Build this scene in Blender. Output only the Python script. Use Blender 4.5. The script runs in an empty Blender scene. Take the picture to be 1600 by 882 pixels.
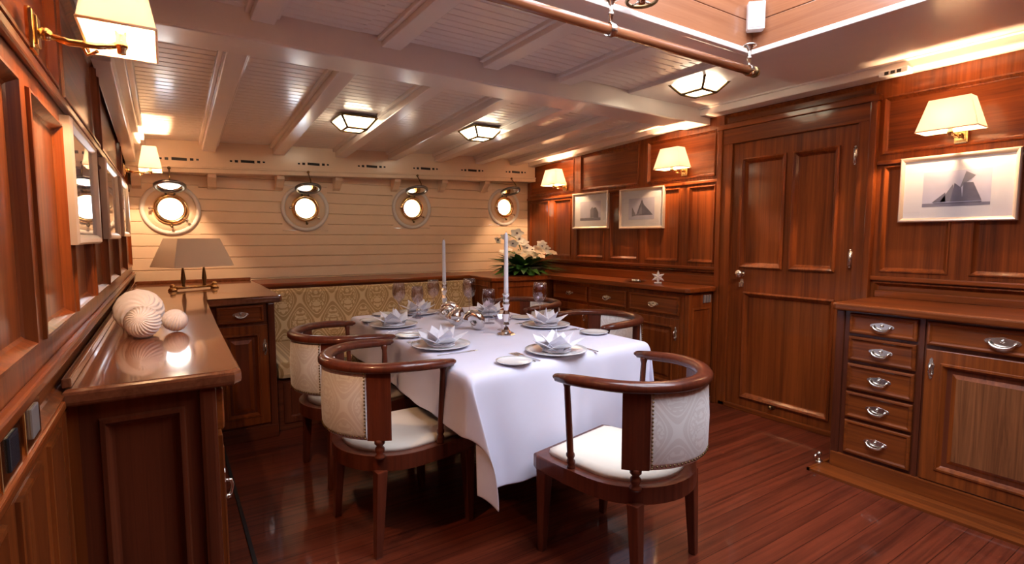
import bpy, bmesh, math, random
from mathutils import Vector, Matrix
PI = math.pi
random.seed(7)
SC = bpy.context.scene
COL = SC.collection

# ------------------------------------------------------------------ camera, sky, exposure
cam = bpy.data.cameras.new('camera')
cam.sensor_width = 36.0
cam.lens = 36.0 * 823.0 / 1600.0
cam.clip_start = 0.02
camo = bpy.data.objects.new('camera', cam)
COL.objects.link(camo)
camo.location = (0, 0, 1.3)
camo.rotation_euler = (math.radians(90 - 4.792), 0, math.radians(-33.275))
SC.camera = camo
SC.view_settings.view_transform = 'Standard'
SC.view_settings.look = 'None'
SC.view_settings.gamma = 1.0
SC.view_settings.use_curve_mapping = False
SC.view_settings.exposure = 0.40
SKY = 11.0
LAMP = 1.2
w = bpy.data.worlds.new('daylight')
SC.world = w
w.use_nodes = True
bgn = w.node_tree.nodes['Background']
bgn.inputs[0].default_value = (0.80, 0.87, 1.0, 1)
bgn.inputs[1].default_value = SKY


# ------------------------------------------------------------------ materials
def mat(name):
    m = bpy.data.materials.new(name)
    m.use_nodes = True
    return m, m.node_tree.nodes, m.node_tree.links, m.node_tree.nodes['Principled BSDF']


def simple(name, col, rough=0.5, metal=0.0, coat=0.0, emit=None, es=0.0, spec=0.5, var=0.0):
    m, N, L, b = mat(name)
    b.inputs['Base Color'].default_value = (*col, 1)
    b.inputs['Roughness'].default_value = rough
    b.inputs['Metallic'].default_value = metal
    b.inputs['Coat Weight'].default_value = coat
    b.inputs['Coat Roughness'].default_value = 0.12
    b.inputs['Specular IOR Level'].default_value = spec
    if emit:
        b.inputs['Emission Color'].default_value = (*emit, 1)
        b.inputs['Emission Strength'].default_value = es
    if var:
        tc = N.new('ShaderNodeTexCoord')
        n = N.new('ShaderNodeTexNoise')
        n.inputs['Scale'].default_value = 6
        n.inputs['Detail'].default_value = 5
        r = N.new('ShaderNodeValToRGB')
        r.color_ramp.elements[0].color = (*[c * (1 - var) for c in col], 1)
        r.color_ramp.elements[1].color = (*[min(1, c * (1 + var)) for c in col], 1)
        r.color_ramp.elements[0].position = .3
        r.color_ramp.elements[1].position = .7
        L.new(tc.outputs['Object'], n.inputs['Vector'])
        L.new(n.outputs['Fac'], r.inputs[0])
        L.new(r.outputs[0], b.inputs['Base Color'])
    return m


def wood(name, dark, light, axis, rough=0.40, coat=0.4, plank=None, figure=1.0, coatr=0.11, tint=None):
    """procedural varnished timber: grain runs along `axis` (0,1,2)"""
    m, N, L, b = mat(name)
    tc = N.new('ShaderNodeTexCoord')
    src = tc.outputs['Object']
    mp = N.new('ShaderNodeMapping')
    s = [38.0, 38.0, 38.0]
    s[axis] = 1.1
    mp.inputs['Scale'].default_value = s
    vec = src
    rnd = None
    if plank:
        pax, pw = plank
        sep = N.new('ShaderNodeSeparateXYZ')
        L.new(src, sep.inputs[0])
        dv = N.new('ShaderNodeMath'); dv.operation = 'DIVIDE'
        L.new(sep.outputs[pax], dv.inputs[0]); dv.inputs[1].default_value = pw
        fl = N.new('ShaderNodeMath'); fl.operation = 'FLOOR'
        L.new(dv.outputs[0], fl.inputs[0])
        wn = N.new('ShaderNodeTexWhiteNoise'); wn.noise_dimensions = '1D'
        L.new(fl.outputs[0], wn.inputs['W'])
        ad = N.new('ShaderNodeVectorMath'); ad.operation = 'MULTIPLY_ADD'
        L.new(wn.outputs['Color'], ad.inputs[0])
        ad.inputs[1].default_value = (5, 5, 5)
        L.new(src, ad.inputs[2])
        vec = ad.outputs[0]
        fr = N.new('ShaderNodeMath'); fr.operation = 'FRACT'
        L.new(dv.outputs[0], fr.inputs[0])
        rnd = (wn, fr)
    L.new(vec, mp.inputs['Vector'])
    n1 = N.new('ShaderNodeTexNoise')
    n1.inputs['Scale'].default_value = 1.0
    n1.inputs['Detail'].default_value = 6
    n1.inputs['Roughness'].default_value = .65
    n1.inputs['Distortion'].default_value = .6 * figure
    L.new(mp.outputs[0], n1.inputs['Vector'])
    mp2 = N.new('ShaderNodeMapping')
    s2 = [7.0, 7.0, 7.0]
    s2[axis] = .5
    mp2.inputs['Scale'].default_value = s2
    L.new(vec, mp2.inputs['Vector'])
    n2 = N.new('ShaderNodeTexNoise')
    n2.inputs['Scale'].default_value = 1.0
    n2.inputs['Detail'].default_value = 2
    L.new(mp2.outputs[0], n2.inputs['Vector'])
    mx = N.new('ShaderNodeMath'); mx.operation = 'MULTIPLY_ADD'
    L.new(n2.outputs['Fac'], mx.inputs[0]); mx.inputs[1].default_value = .6
    L.new(n1.outputs['Fac'], mx.inputs[2])
    last = mx.outputs[0]
    if rnd:
        m3 = N.new('ShaderNodeMath'); m3.operation = 'MULTIPLY_ADD'
        L.new(rnd[0].outputs['Value'], m3.inputs[0]); m3.inputs[1].default_value = .10
        L.new(last, m3.inputs[2]); last = m3.outputs[0]
    r = N.new('ShaderNodeValToRGB')
    lo, hi = (.46, 1.14) if not rnd else (.58, 1.12)
    r.color_ramp.elements[0].position = lo
    r.color_ramp.elements[0].color = (*dark, 1)
    r.color_ramp.elements[1].position = min(1, hi)
    r.color_ramp.elements[1].color = (*light, 1)
    L.new(last, r.inputs[0])
    colout = r.outputs[0]
    if rnd:
        ln = N.new('ShaderNodeMath'); ln.operation = 'LESS_THAN'
        L.new(rnd[1].outputs[0], ln.inputs[0]); ln.inputs[1].default_value = .03
        mc = N.new('ShaderNodeMix'); mc.data_type = 'RGBA'
        L.new(ln.outputs[0], mc.inputs[0])
        L.new(colout, mc.inputs[6]); mc.inputs[7].default_value = (*[c * .35 for c in dark], 1)
        colout = mc.outputs[2]
    L.new(colout, b.inputs['Base Color'])
    b.inputs['Roughness'].default_value = rough
    b.inputs['Coat Weight'].default_value = coat
    b.inputs['Coat Roughness'].default_value = coatr
    b.inputs['Specular IOR Level'].default_value = .18
    return m


MD, ML = (.060, .011, .003), (.275, .064, .011)
M = {}
for ax, nm in enumerate('xyz'):
    M['mahogany_' + nm] = wood('mahogany_' + nm, MD, ML, ax)
    M['table_top_' + nm] = wood('polished_mahogany_' + nm, (.12, .036, .015), (.26, .09, .038), ax, rough=.22, coat=.8, coatr=.06)
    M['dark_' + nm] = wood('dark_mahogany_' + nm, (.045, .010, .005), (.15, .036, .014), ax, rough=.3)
M['figured'] = wood('figured_mahogany', (.05, .014, .006), (.28, .10, .035), 2, figure=3.0)
M['chair_wood'] = wood('chair_mahogany', (.045, .009, .005), (.125, .026, .011), 2, rough=.36, coat=.6, coatr=.08)
M['floor'] = wood('floor_planks', (.040, .007, .004), (.155, .030, .013), 0, rough=.36, coat=.9, plank=(1, .085), coatr=.07)
M['cream'] = simple('cream_paint', (.88, .70, .53), .35, coat=.25, var=.03)
M['white'] = simple('ceiling_white', (.85, .76, .72), .3, coat=.4, var=.02)
M['brass'] = simple('brass', (.85, .62, .30), .18, 1.0)
M['dark_brass'] = simple('aged_brass', (.22, .15, .07), .35, 1.0)
M['chrome'] = simple('chrome', (.82, .82, .82), .12, 1.0)
M['nickel'] = simple('brushed_nickel', (.72, .68, .62), .25, 1.0)
M['pewter'] = simple('dull_pewter', (.22, .23, .25), .35, 1.0)
M['silver'] = simple('silver', (.80, .78, .76), .15, 1.0)
M['black'] = simple('black_void', (.012, .010, .009), .6)
M['glass_white'] = simple('opal_glass', (.9, .88, .82), .3, emit=(1.0, .84, .58), es=12.0)
M['bulb'] = simple('bulb_glow', (1, .9, .7), .3, emit=(1.0, .72, .38), es=25.0)
M['linen'] = simple('linen', (.76, .74, .87), .85, var=.02)
M['napkin'] = simple('napkin_cotton', (.86, .84, .90), .85)
M['porcelain'] = simple('porcelain', (.86, .85, .85), .15, coat=.5)
M['wax'] = simple('candle_wax', (.86, .84, .86), .4)
M['seat_cream'] = simple('cream_upholstery', (.82, .73, .62), .8, var=.03)
M['shell'] = simple('white_shell', (.90, .82, .80), .6, var=.05)
M['mat_board'] = simple('mat_board', (.86, .83, .84), .8)
M['frame_silver'] = simple('pale_frame', (.78, .66, .55), .3, .55)
M['frame_wood'] = wood('frame_mahogany', (.10, .03, .02), (.22, .08, .05), 2, rough=.25)
M['print_sky'] = simple('print_sky', (.64, .62, .74), .7, var=.12)
M['print_sea'] = simple('print_sea', (.25, .24, .31), .7, var=.3)
M['print_sail'] = simple('print_sail', (.15, .145, .20), .7, var=.5)
M['print_sail_pale'] = simple('print_sail_pale', (.62, .62, .74), .7, var=.15)
M['print_grey'] = simple('print_grey', (.24, .23, .28), .7, var=.4)
M['petal'] = simple('white_petal', (.88, .87, .82), .6)
M['rose'] = simple('cream_rose', (.85, .70, .52), .6)
M['orchid_heart'] = simple('orchid_heart', (.25, .22, .25), .6)
M['leaf'] = simple('dark_leaf', (.035, .12, .025), .4, var=.4)
M['leaf2'] = simple('fresh_leaf', (.09, .25, .045), .45, var=.3)
M['plastic'] = simple('white_plastic', (.82, .80, .80), .35)
M['socket_dark'] = simple('dark_socket', (.02, .025, .035), .25)
M['green_light'] = simple('green_indicator', (.25, .5, .4), .4)
M['grey_plate'] = simple('grey_plate', (.42, .40, .39), .4, .6)
M['copper_rail'] = wood('varnished_rail', (.22, .07, .03), (.42, .16, .07), 0, rough=.25, coat=.8)
M['hatch_wood'] = wood('hatch_mahogany', (.20, .068, .028), (.34, .14, .065), 0, rough=.3, coat=.5)
M['hatch_wood_y'] = wood('hatch_mahogany_side', (.20, .068, .028), (.34, .14, .065), 1, rough=.3, coat=.5)


def shade_material(name, col, tr=.6):
    m, N, L, b = mat(name)
    out = N['Material Output']
    d = N.new('ShaderNodeBsdfDiffuse'); d.inputs[0].default_value = (*col, 1)
    t = N.new('ShaderNodeBsdfTranslucent'); t.inputs[0].default_value = (*col, 1)
    mx = N.new('ShaderNodeMixShader'); mx.inputs[0].default_value = tr
    L.new(d.outputs[0], mx.inputs[1]); L.new(t.outputs[0], mx.inputs[2])
    L.new(mx.outputs[0], out.inputs[0])
    N.remove(b)
    return m


M['shade'] = shade_material('lamp_shade_silk', (.92, .89, .84), .52)
M['shade_plain'] = shade_material('lamp_shade_card', (.97, .79, .62), .15)


def clear(name, tint, gl=.10, rough=.0):
    m, N, L, b = mat(name)
    out = N['Material Output']
    t = N.new('ShaderNodeBsdfTransparent'); t.inputs[0].default_value = (*tint, 1)
    g = N.new('ShaderNodeBsdfGlossy'); g.inputs['Roughness'].default_value = rough
    lw = N.new('ShaderNodeLayerWeight'); lw.inputs[0].default_value = .5
    pw = N.new('ShaderNodeMath'); pw.operation = 'POWER'; L.new(lw.outputs['Facing'], pw.inputs[0]); pw.inputs[1].default_value = 4.5
    ma = N.new('ShaderNodeMath'); ma.operation = 'MULTIPLY_ADD'
    L.new(pw.outputs[0], ma.inputs[0]); ma.inputs[1].default_value = .9; ma.inputs[2].default_value = gl
    ma.use_clamp = True
    mx = N.new('ShaderNodeMixShader')
    L.new(ma.outputs[0], mx.inputs[0]); L.new(t.outputs[0], mx.inputs[1]); L.new(g.outputs[0], mx.inputs[2])
    L.new(mx.outputs[0], out.inputs[0])
    N.remove(b)
    return m


M['pane'] = clear('clear_glass', (.97, .98, .99), .035)
M['goblet'] = clear('crystal', (.90, .86, .89), .12)
M['lens'] = clear('porthole_lens', (.75, .82, .85), .80, .06)


def damask(name, base, motif, su, sv, uv):
    """woven fabric with a lattice of ogee medallions"""
    m, N, L, b = mat(name)
    tc = N.new('ShaderNodeTexCoord')
    sep = N.new('ShaderNodeSeparateXYZ')
    L.new(tc.outputs['UV' if uv else 'Object'], sep.inputs[0])

    def mth(op, a, c=None, clampv=False):
        n = N.new('ShaderNodeMath'); n.operation = op; n.use_clamp = clampv
        for i, v in enumerate((a, c)):
            if v is None: continue
            if isinstance(v, (int, float)): n.inputs[i].default_value = v
            else: L.new(v, n.inputs[i])
        return n.outputs[0]
    U = mth('MULTIPLY', sep.outputs[0], 2 * PI / su)
    V = mth('MULTIPLY', sep.outputs[1 if uv else 2], 2 * PI / sv)
    cu, cv = mth('COSINE', U), mth('COSINE', V)
    s = mth('ADD', cu, cv)
    a = mth('ABSOLUTE', s)
    line = mth('LESS_THAN', a, .13)
    line2 = mth('LESS_THAN', mth('ABSOLUTE', mth('SUBTRACT', a, .55)), .06)
    # leafy motif, mirrored inside every medallion
    cb = N.new('ShaderNodeCombineXYZ')
    L.new(cu, cb.inputs[0]); L.new(mth('SINE', V), cb.inputs[1]); L.new(cv, cb.inputs[2])
    nz_ = N.new('ShaderNodeTexNoise'); nz_.inputs['Scale'].default_value = 3.2; nz_.inputs['Detail'].default_value = 1.0
    L.new(cb.outputs[0], nz_.inputs['Vector'])
    leaf = mth('MULTIPLY', mth('GREATER_THAN', a, .80), mth('GREATER_THAN', nz_.outputs['Fac'], .50))
    tot = mth('ADD', mth('ADD', line, line2), leaf, True)
    mx = N.new('ShaderNodeMix'); mx.data_type = 'RGBA'
    L.new(tot, mx.inputs[0])
    mx.inputs[6].default_value = (*base, 1)
    mx.inputs[7].default_value = (*motif, 1)
    L.new(mx.outputs[2], b.inputs['Base Color'])
    b.inputs['Roughness'].default_value = .55
    b.inputs['Sheen Weight'].default_value = .3
    return m


M['chair_damask'] = damask('pale_damask', (.78, .72, .69), (.88, .84, .81), .24, .30, True)
M['settee_damask'] = damask('gold_damask', (.40, .25, .10), (.66, .50, .28), .26, .40, False)


# ------------------------------------------------------------------ mesh builder
class MB:
    def __init__(s):
        s.bm = bmesh.new()
        s.mats = []
        s.mi = 0

    def use(s, m):
        if m not in s.mats: s.mats.append(m)
        s.mi = s.mats.index(m)
        return s

    def face(s, pts, smooth=False):
        try:
            f = s.bm.faces.new([s.bm.verts.new(p) for p in pts])
            f.material_index = s.mi; f.smooth = smooth
            return f
        except ValueError:
            return None

    def grid(s, rows, closed_u=False, closed_v=False, smooth=True, cap=False):
        V = [[s.bm.verts.new(p) for p in row] for row in rows]
        n, k = len(V), len(V[0])
        for i in range(n if closed_v else n - 1):
            for j in range(k if closed_u else k - 1):
                a, b_, c, d = V[i][j], V[i][(j + 1) % k], V[(i + 1) % n][(j + 1) % k], V[(i + 1) % n][j]
                try:
                    f = s.bm.faces.new((a, b_, c, d)); f.smooth = smooth; f.material_index = s.mi
                except ValueError: pass
        if cap:
            for row, rev in ((V[0], True), (V[-1], False)):
                try:
                    f = s.bm.faces.new(row[::-1] if rev else row); f.material_index = s.mi
                except ValueError: pass
        return V

    def box(s, a, b, bev=0.0):
        x0, x1 = sorted((a[0], b[0])); y0, y1 = sorted((a[1], b[1])); z0, z1 = sorted((a[2], b[2]))
        c = [Vector((x, y, z)) for z in (z0, z1) for (x, y) in ((x0, y0), (x1, y0), (x1, y1), (x0, y1))]
        s.hexa(c, bev)
        return s

    def hexa(s, c, bev=0.0):
        """8 corners: bottom ring ccw then top ring"""
        v = [s.bm.verts.new(p) for p in c]
        fs = [s.bm.faces.new([v[i] for i in q]) for q in
              ((3, 2, 1, 0), (4, 5, 6, 7), (0, 1, 5, 4), (1, 2, 6, 5), (2, 3, 7, 6), (3, 0, 4, 7))]
        for f in fs: f.material_index = s.mi
        if bev > 0:
            es = list({e for f in fs for e in f.edges})
            r = bmesh.ops.bevel(s.bm, geom=es, offset=bev, segments=2, profile=.6, affect='EDGES')
            for f in r['faces']: f.material_index = s.mi
        return s

    def rings(s, o, U, V, Nn, rect, prof, cap=True, capmat=None, smooth=False):
        """nested rectangles: prof = [(inset | (l,r,b,t), height), ...]"""
        o, U, V, Nn = map(Vector, (o, U, V, Nn))
        u0, u1, v0, v1 = rect
        R = []
        for ins, h in prof:
            l, r_, b_, t = ins if isinstance(ins, tuple) else (ins,) * 4
            R.append([s.bm.verts.new(o + U * u + V * v + Nn * h) for u, v in
                      ((u0 + l, v0 + b_), (u1 - r_, v0 + b_), (u1 - r_, v1 - t), (u0 + l, v1 - t))])
        for a, b_ in zip(R, R[1:]):
            for i in range(4):
                f = s.bm.faces.new((a[i], a[(i + 1) % 4], b_[(i + 1) % 4], b_[i])); f.material_index = s.mi; f.smooth = smooth
        if cap:
            f = s.bm.faces.new(R[-1]); f.material_index = s.mi
            if capmat:
                k = s.mi; s.use(capmat); f.material_index = s.mi; s.mi = k
        return s

    def lathe(s, prof, c=(0, 0, 0), seg=24, axis='z', cap=True, smooth=True, M4=None):
        rows = []
        for r_, h in prof:
            row = []
            for i in range(seg):
                a = 2 * PI * i / seg
                p = Vector((r_ * math.cos(a), r_ * math.sin(a), h))
                if M4 is not None: p = M4 @ p
                elif axis == 'x': p = Vector((p.z, p.x, p.y))
                elif axis == 'y': p = Vector((p.y, p.z, p.x))
                row.append(p + Vector(c))
            rows.append(row)
        s.grid(rows, closed_u=True, smooth=smooth, cap=cap)
        return s

    def cyl(s, a, b, r0, r1=None, seg=14, smooth=True):
        a, b = Vector(a), Vector(b)
        q = (b - a).to_track_quat('Z', 'Y').to_matrix().to_4x4()
        s.lathe([(r0, 0), (r0 if r1 is None else r1, (b - a).length)], a, seg, M4=q, smooth=smooth)
        return s

    def tube(s, path, prof, up=(0, 0, 1), closed=False, smooth=True, scale=None):
        """sweep 2-D profile (side, up) along a path"""
        P = [Vector(p) for p in path]; up = Vector(up); n = len(P)
        rows = []
        for i, p in enumerate(P):
            t = (P[(i + 1) % n] - P[i - 1]) if closed else (P[min(i + 1, n - 1)] - P[max(i - 1, 0)])
            t.normalize()
            side = t.cross(up)
            if side.length < 1e-5: side = t.cross(Vector((1, 0, 0)))
            side.normalize()
            u2 = side.cross(t)
            k = scale[i] if scale else 1
            rows.append([p + side * x * k + u2 * y * k for x, y in prof])
        s.grid(rows, closed_u=True, closed_v=closed, smooth=smooth, cap=not closed)
        return s

    def wire(s, path, r, seg=8, closed=False, up=(0, 0, 1), scale=None):
        return s.tube(path, [(r * math.cos(2 * PI * i / seg), r * math.sin(2 * PI * i / seg)) for i in range(seg)], up, closed, True, scale)

    def prism(s, pts, z0, z1, bev=0.0, f=None):
        """polygon (x,y) extruded; f maps (x,y,z)->point"""
        f = f or (lambda x, y, z: Vector((x, y, z)))
        lo = [s.bm.verts.new(f(x, y, z0)) for x, y in pts]
        hi = [s.bm.verts.new(f(x, y, z1)) for x, y in pts]
        n = len(pts)
        fs = [s.bm.faces.new(lo[::-1]), s.bm.faces.new(hi)]
        for i in range(n): fs.append(s.bm.faces.new((lo[i], lo[(i + 1) % n], hi[(i + 1) % n], hi[i])))
        for q in fs: q.material_index = s.mi
        if bev:
            es = [e for q in fs[:2] for e in q.edges]
            r = bmesh.ops.bevel(s.bm, geom=es, offset=bev, segments=3, profile=.5, affect='EDGES')
            for q in r['faces']: q.material_index = s.mi
        return s

    def ball(s, c, r, seg=14, rg=8, sc=(1, 1, 1)):
        prof = [(max(1e-4, r * math.sin(PI * i / rg)), -r * math.cos(PI * i / rg)) for i in range(rg + 1)]
        rows = []
        for rr, h in prof:
            rows.append([Vector((c[0] + rr * math.cos(2 * PI * k / seg) * sc[0], c[1] + rr * math.sin(2 * PI * k / seg) * sc[1], c[2] + h * sc[2])) for k in range(seg)])
        s.grid(rows, closed_u=True, cap=True)
        return s

    def build(s, name, m=None, parent=None, fix=True, uvf=None):
        if fix: bmesh.ops.recalc_face_normals(s.bm, faces=s.bm.faces)
        if uvf:
            uvl = s.bm.loops.layers.uv.new('UVMap')
            for f in s.bm.faces:
                for lp in f.loops: lp[uvl].uv = uvf(lp.vert.co)
        me = bpy.data.meshes.new(name)
        s.bm.to_mesh(me); s.bm.free()
        if s.mats:
            for q in s.mats: me.materials.append(M[q] if isinstance(q, str) else q)
        elif m: me.materials.append(M[m] if isinstance(m, str) else m)
        o = bpy.data.objects.new(name, me)
        COL.objects.link(o)
        if parent: o.parent = parent
        return o


def tag(o, label, cat, group=None):
    o['label'] = label; o['category'] = cat
    if group: o['group'] = group
    return o


def thing(name, label, cat, loc=(0, 0, 0), rz=0.0, group=None):
    o = bpy.data.objects.new(name, None)
    COL.objects.link(o)
    o.empty_display_size = .05
    o.location = loc; o.rotation_euler = (0, 0, rz)
    return tag(o, label, cat, group)


def struct(o):
    o['kind'] = 'structure'
    return o


def kids(o):
    return [c for c in bpy.data.objects if c.parent == o]


def copy_tree(o, parent=None):
    c = o.copy(); COL.objects.link(c)
    if parent: c.parent = parent
    for k in kids(o):
        if k is not c: copy_tree(k, c)
    return c


def clone(o, loc, rz=None, label=None, group=None):
    c = copy_tree(o)
    c.location = loc
    if rz is not None: c.rotation_euler = (0, 0, rz)
    if label: c['label'] = label
    if group: c['group'] = group
    return c


# ------------------------------------------------------------------ the room
XL, XR, YF, YB = -.23, 3.6, -1.6, 5.15


def zceil(x, y):          # underside of the deck planking
    if y < 2.78: return 2.31
    t = (y - 2.78) / (YB - 2.78)
    return (1 - t) * 2.255 + t * (2.055 + .037 * x)


def zbeam(x, y):          # underside of the deck beams
    if y < 2.78: return 2.265
    t = (y - 2.78) / (5.05 - 2.78)
    return (1 - t) * 2.19 + t * (1.985 + .037 * x)


# floor
b = MB(); b.box((XL - .1, YF - .1, -.06), (XR + .1, YB + .2, 0)); fl = struct(b.build('floor', 'floor'))
b = MB(); b.box((2.97, -1.55, 0), (3.12, 1.47, .012)); b.box((2.955, -1.55, 0), (2.97, 1.485, .014)); b.box((2.955, 1.47, 0), (3.2, 1.485, .014))
struct(b.build('trim_1', 'mahogany_y'))
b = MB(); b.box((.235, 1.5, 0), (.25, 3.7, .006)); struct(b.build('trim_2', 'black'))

# hull wall of horizontal planks (with four round openings left where the portholes sit)
PORT = [(.05, 1.534), (1.095, 1.571), (2.14, 1.603), (3.266, 1.651)]
PR = .088


def hull_wall():
    b = MB()
    # planks: grooves every 98 mm ; wall skin split into columns around portholes
    xs = [XL - .05]
    for px, pz in PORT: xs += [px - .2, px + .2]
    xs += [XR + .1]
    def strip(x0, x1, z0, z1):
        z = z0
        g = .005
        zz = [z0]
        k = math.ceil((z0 - .35) / .098)
        while .35 + k * .098 < z1 - 1e-4:
            if .35 + k * .098 > z0 + 1e-4: zz.append(.35 + k * .098)
            k += 1
        zz.append(z1)
        for a, c in zip(zz, zz[1:]):
            b.face([(x0, YB + .011, a), (x1, YB + .011, a), (x1, YB, a + g), (x0, YB, a + g)])
            b.face([(x0, YB, a + g), (x1, YB, a + g), (x1, YB, c - g), (x0, YB, c - g)])
            b.face([(x0, YB, c - g), (x1, YB, c - g), (x1, YB + .011, c), (x0, YB + .011, c)])
    for i in range(0, len(xs) - 1):
        x0, x1 = xs[i], xs[i + 1]
        if i % 2 == 0:
            strip(x0, x1, 0, 2.4)
        else:
            px, pz = PORT[i // 2]
            strip(x0, x1, 0, pz - .2); strip(x0, x1, pz + .2, 2.4)
            n = 32
            circ = [Vector((px + PR * math.cos(2 * PI * k / n), YB, pz + PR * math.sin(2 * PI * k / n))) for k in range(n)]
            def sq(a):
                c_, s_ = math.cos(a), math.sin(a); m_ = max(abs(c_), abs(s_))
                return Vector((px + .2 * c_ / m_, YB + .0, pz + .2 * s_ / m_))
            out = [sq(2 * PI * k / n) for k in range(n)]
            back = [p + Vector((0, .16, 0)) for p in circ]
            for k in range(n):
                b.face([out[k], out[(k + 1) % n], circ[(k + 1) % n], circ[k]])
                b.face([circ[k], circ[(k + 1) % n], back[(k + 1) % n], back[k]])
    # outer skin pieces give thickness (between the ports)
    for i in range(0, len(xs) - 1, 2):
        b.box((xs[i], YB + .016, 0), (xs[i + 1], YB + .16, 2.4))
    for px, pz in PORT:
        b.box((px - .2, YB + .016, 0), (px + .2, YB + .16, pz - .2)); b.box((px - .2, YB + .016, pz + .2), (px + .2, YB + .16, 2.4))
        b2 = [(-.2, -PR, -.2, .2), (PR, .2, -.2, .2), (-PR, PR, -.2, -PR), (-PR, PR, PR, .2)]
        for x0, x1, z0, z1 in b2: b.box((px + x0, YB + .15, pz + z0), (px + x1, YB + .16, pz + z1))
    return struct(b.build('wall_back', 'cream', fix=False))


hull_wall()


# panelled walls -----------------------------------------------------
def panel_cells(b, o, U, V, Nn, cells, stile='mahogany_z', pan='mahogany_z'):
    for (u0, u1, v0, v1, ins, pm) in cells:
        l, r_, bo, t = ins
        b.use(stile)
        def I(k): return (l + k, r_ + k, bo + k, t + k)
        b.rings(o, U, V, Nn, (u0, u1, v0, v1),
                [(0, 0), (I(0), 0), (I(.002), .007), (I(.009), .008), (I(.013), .002), (I(.022), -.010), (I(.028), -.014)], True, pm or pan)


ZR = 2.24
b = MB()
O, U_, V_, N_ = (XR, 0, 0), (0, -1, 0), (0, 0, 1), (-1, 0, 0)
def rc(y1, y0, z0, z1, l, r_, bo, t, pm=None): return (-y1, -y0, z0, z1, (l, r_, bo, t), pm)
cells = []
# far section (left of the door, u runs towards the camera)
fz = 1.745
far_st = [5.15, 4.69, 4.30, 3.80, 3.35, 2.89, 2.55]
for y1, y0 in zip(far_st, far_st[1:]):
    cells.append(rc(y1, y0, 1.06, fz, .045, .045, .04, .03))
fr = [5.15, 4.25, 3.35, 2.55]
for y1, y0 in zip(fr, fr[1:]): cells.append(rc(y1, y0, fz, ZR, .05, .05, .035, .10, 'mahogany_y'))
cells.append(rc(5.15, 2.55, 0, 1.06, .02, .02, .05, .02, 'mahogany_y'))
# right section (right of the door)
nz = 1.755
rs = [1.49, 1.06, .58, .10, -.38, -.86, -1.6]
for y1, y0 in zip(rs, rs[1:]): cells.append(rc(y1, y0, 1.06, nz, .045, .045, .035, .03))
cells.append(rc(1.49, -1.6, nz, ZR, .025, .05, .035, .11, 'mahogany_y'))
cells.append(rc(1.49, -1.6, 0, 1.06, .02, .02, .05, .022, 'mahogany_y'))
# over the door
cells.append(rc(2.55, 1.49, 2.13, ZR, .01, .01, .01, .01, 'mahogany_y'))
panel_cells(b, O, U_, V_, N_, cells)
b.use('mahogany_z')
b.box((XR + .018, YF - .1, 0), (XR + .12, 1.5, 2.4)); b.box((XR + .018, 2.5, 0), (XR + .12, YB + .16, 2.4)); b.box((XR + .018, 1.5, 2.1), (XR + .12, 2.5, 2.4))
b.box((XR + .08, 1.5, 0), (XR + .12, 2.5, 2.1))
# narrow rail mouldings that run along the bulkhead
b.use('mahogany_y')
for (ya, yb) in ((5.14, 2.56), (1.48, -1.6)):
    b.box((XR - .022, yb, 1.045), (XR, ya, 1.07), .006)
    b.box((XR - .018, yb, fz - .012), (XR, ya, fz + .012), .005)
struct(b.build('wall_right', fix=False))

b = MB()
O, U_, V_, N_ = (XL, 0, 0), (0, 1, 0), (0, 0, 1), (1, 0, 0)
ls = [-1.6, -.9, -.3, .3, .9, 1.45, 1.97, 2.49, 3.05, 3.72, 4.42, 5.15]
lc = [(a, c, 1.03, 1.66, (.045, .045, .05, .045), None) for a, c in zip(ls, ls[1:])]
lf = [-1.6, -.6, .6, 1.97, 3.07, 4.45, 5.15]
lc += [(a, c, 1.66, 2.12, (.05, .05, .045, .05), 'mahogany_y') for a, c in zip(lf, lf[1:])]
lc += [(a, c, 2.12, 2.35, (.01, .01, .01, .01), 'mahogany_y') for a, c in ((-1.6, 5.15),)]
lo = [-1.6, -.9, -.3, .3, .75, 1.12, 1.40, 1.62]
lc += [(a, c, 0, .90, (.04, .04, .12, .04), None) for a, c in zip(lo, lo[1:])]
lc += [(-1.6, 5.15, .90, 1.03, (.01, .01, .008, .008), 'mahogany_y'), (1.62, 5.15, 0, .9, (.02, .02, .02, .02), None)]
panel_cells(b, O, U_, V_, N_, lc)
b.use('mahogany_y')
b.box((XL - .12, YF - .1, 0), (XL - .018, YB + .16, 2.4))
b.box((XL, YF, 1.005), (XL + .02, 5.14, 1.03), .006); b.box((XL, YF, .895), (XL + .016, 1.6, .915), .005)
b.box((XL, YF, 1.66), (XL + .016, 5.14, 1.685), .005)
struct(b.build('wall_left', fix=False))

b = MB()
fcs = [-.23, .4, 1.03, 1.66, 2.3, 2.94, 3.6]
panel_cells(b, (0, YF, 0), (-1, 0, 0), (0, 0, 1), (0, 1, 0),
            [(-x1, -x0, z0, z1, (.05, .05, .05, .05), None) for x0, x1 in zip(fcs, fcs[1:]) for z0, z1 in ((0, 1.06), (1.06, 2.35))])
b.use('mahogany_z'); b.box((XL - .1, YF - .12, 0), (XR + .1, YF - .018, 2.4))
struct(b.build('wall_front', fix=False))

# ceiling: deck planking in strips with small grooves, hatch left open
HX0, HX1, HY0, HY1 = .85, 2.57, -.25, 1.665
b = MB()


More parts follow.
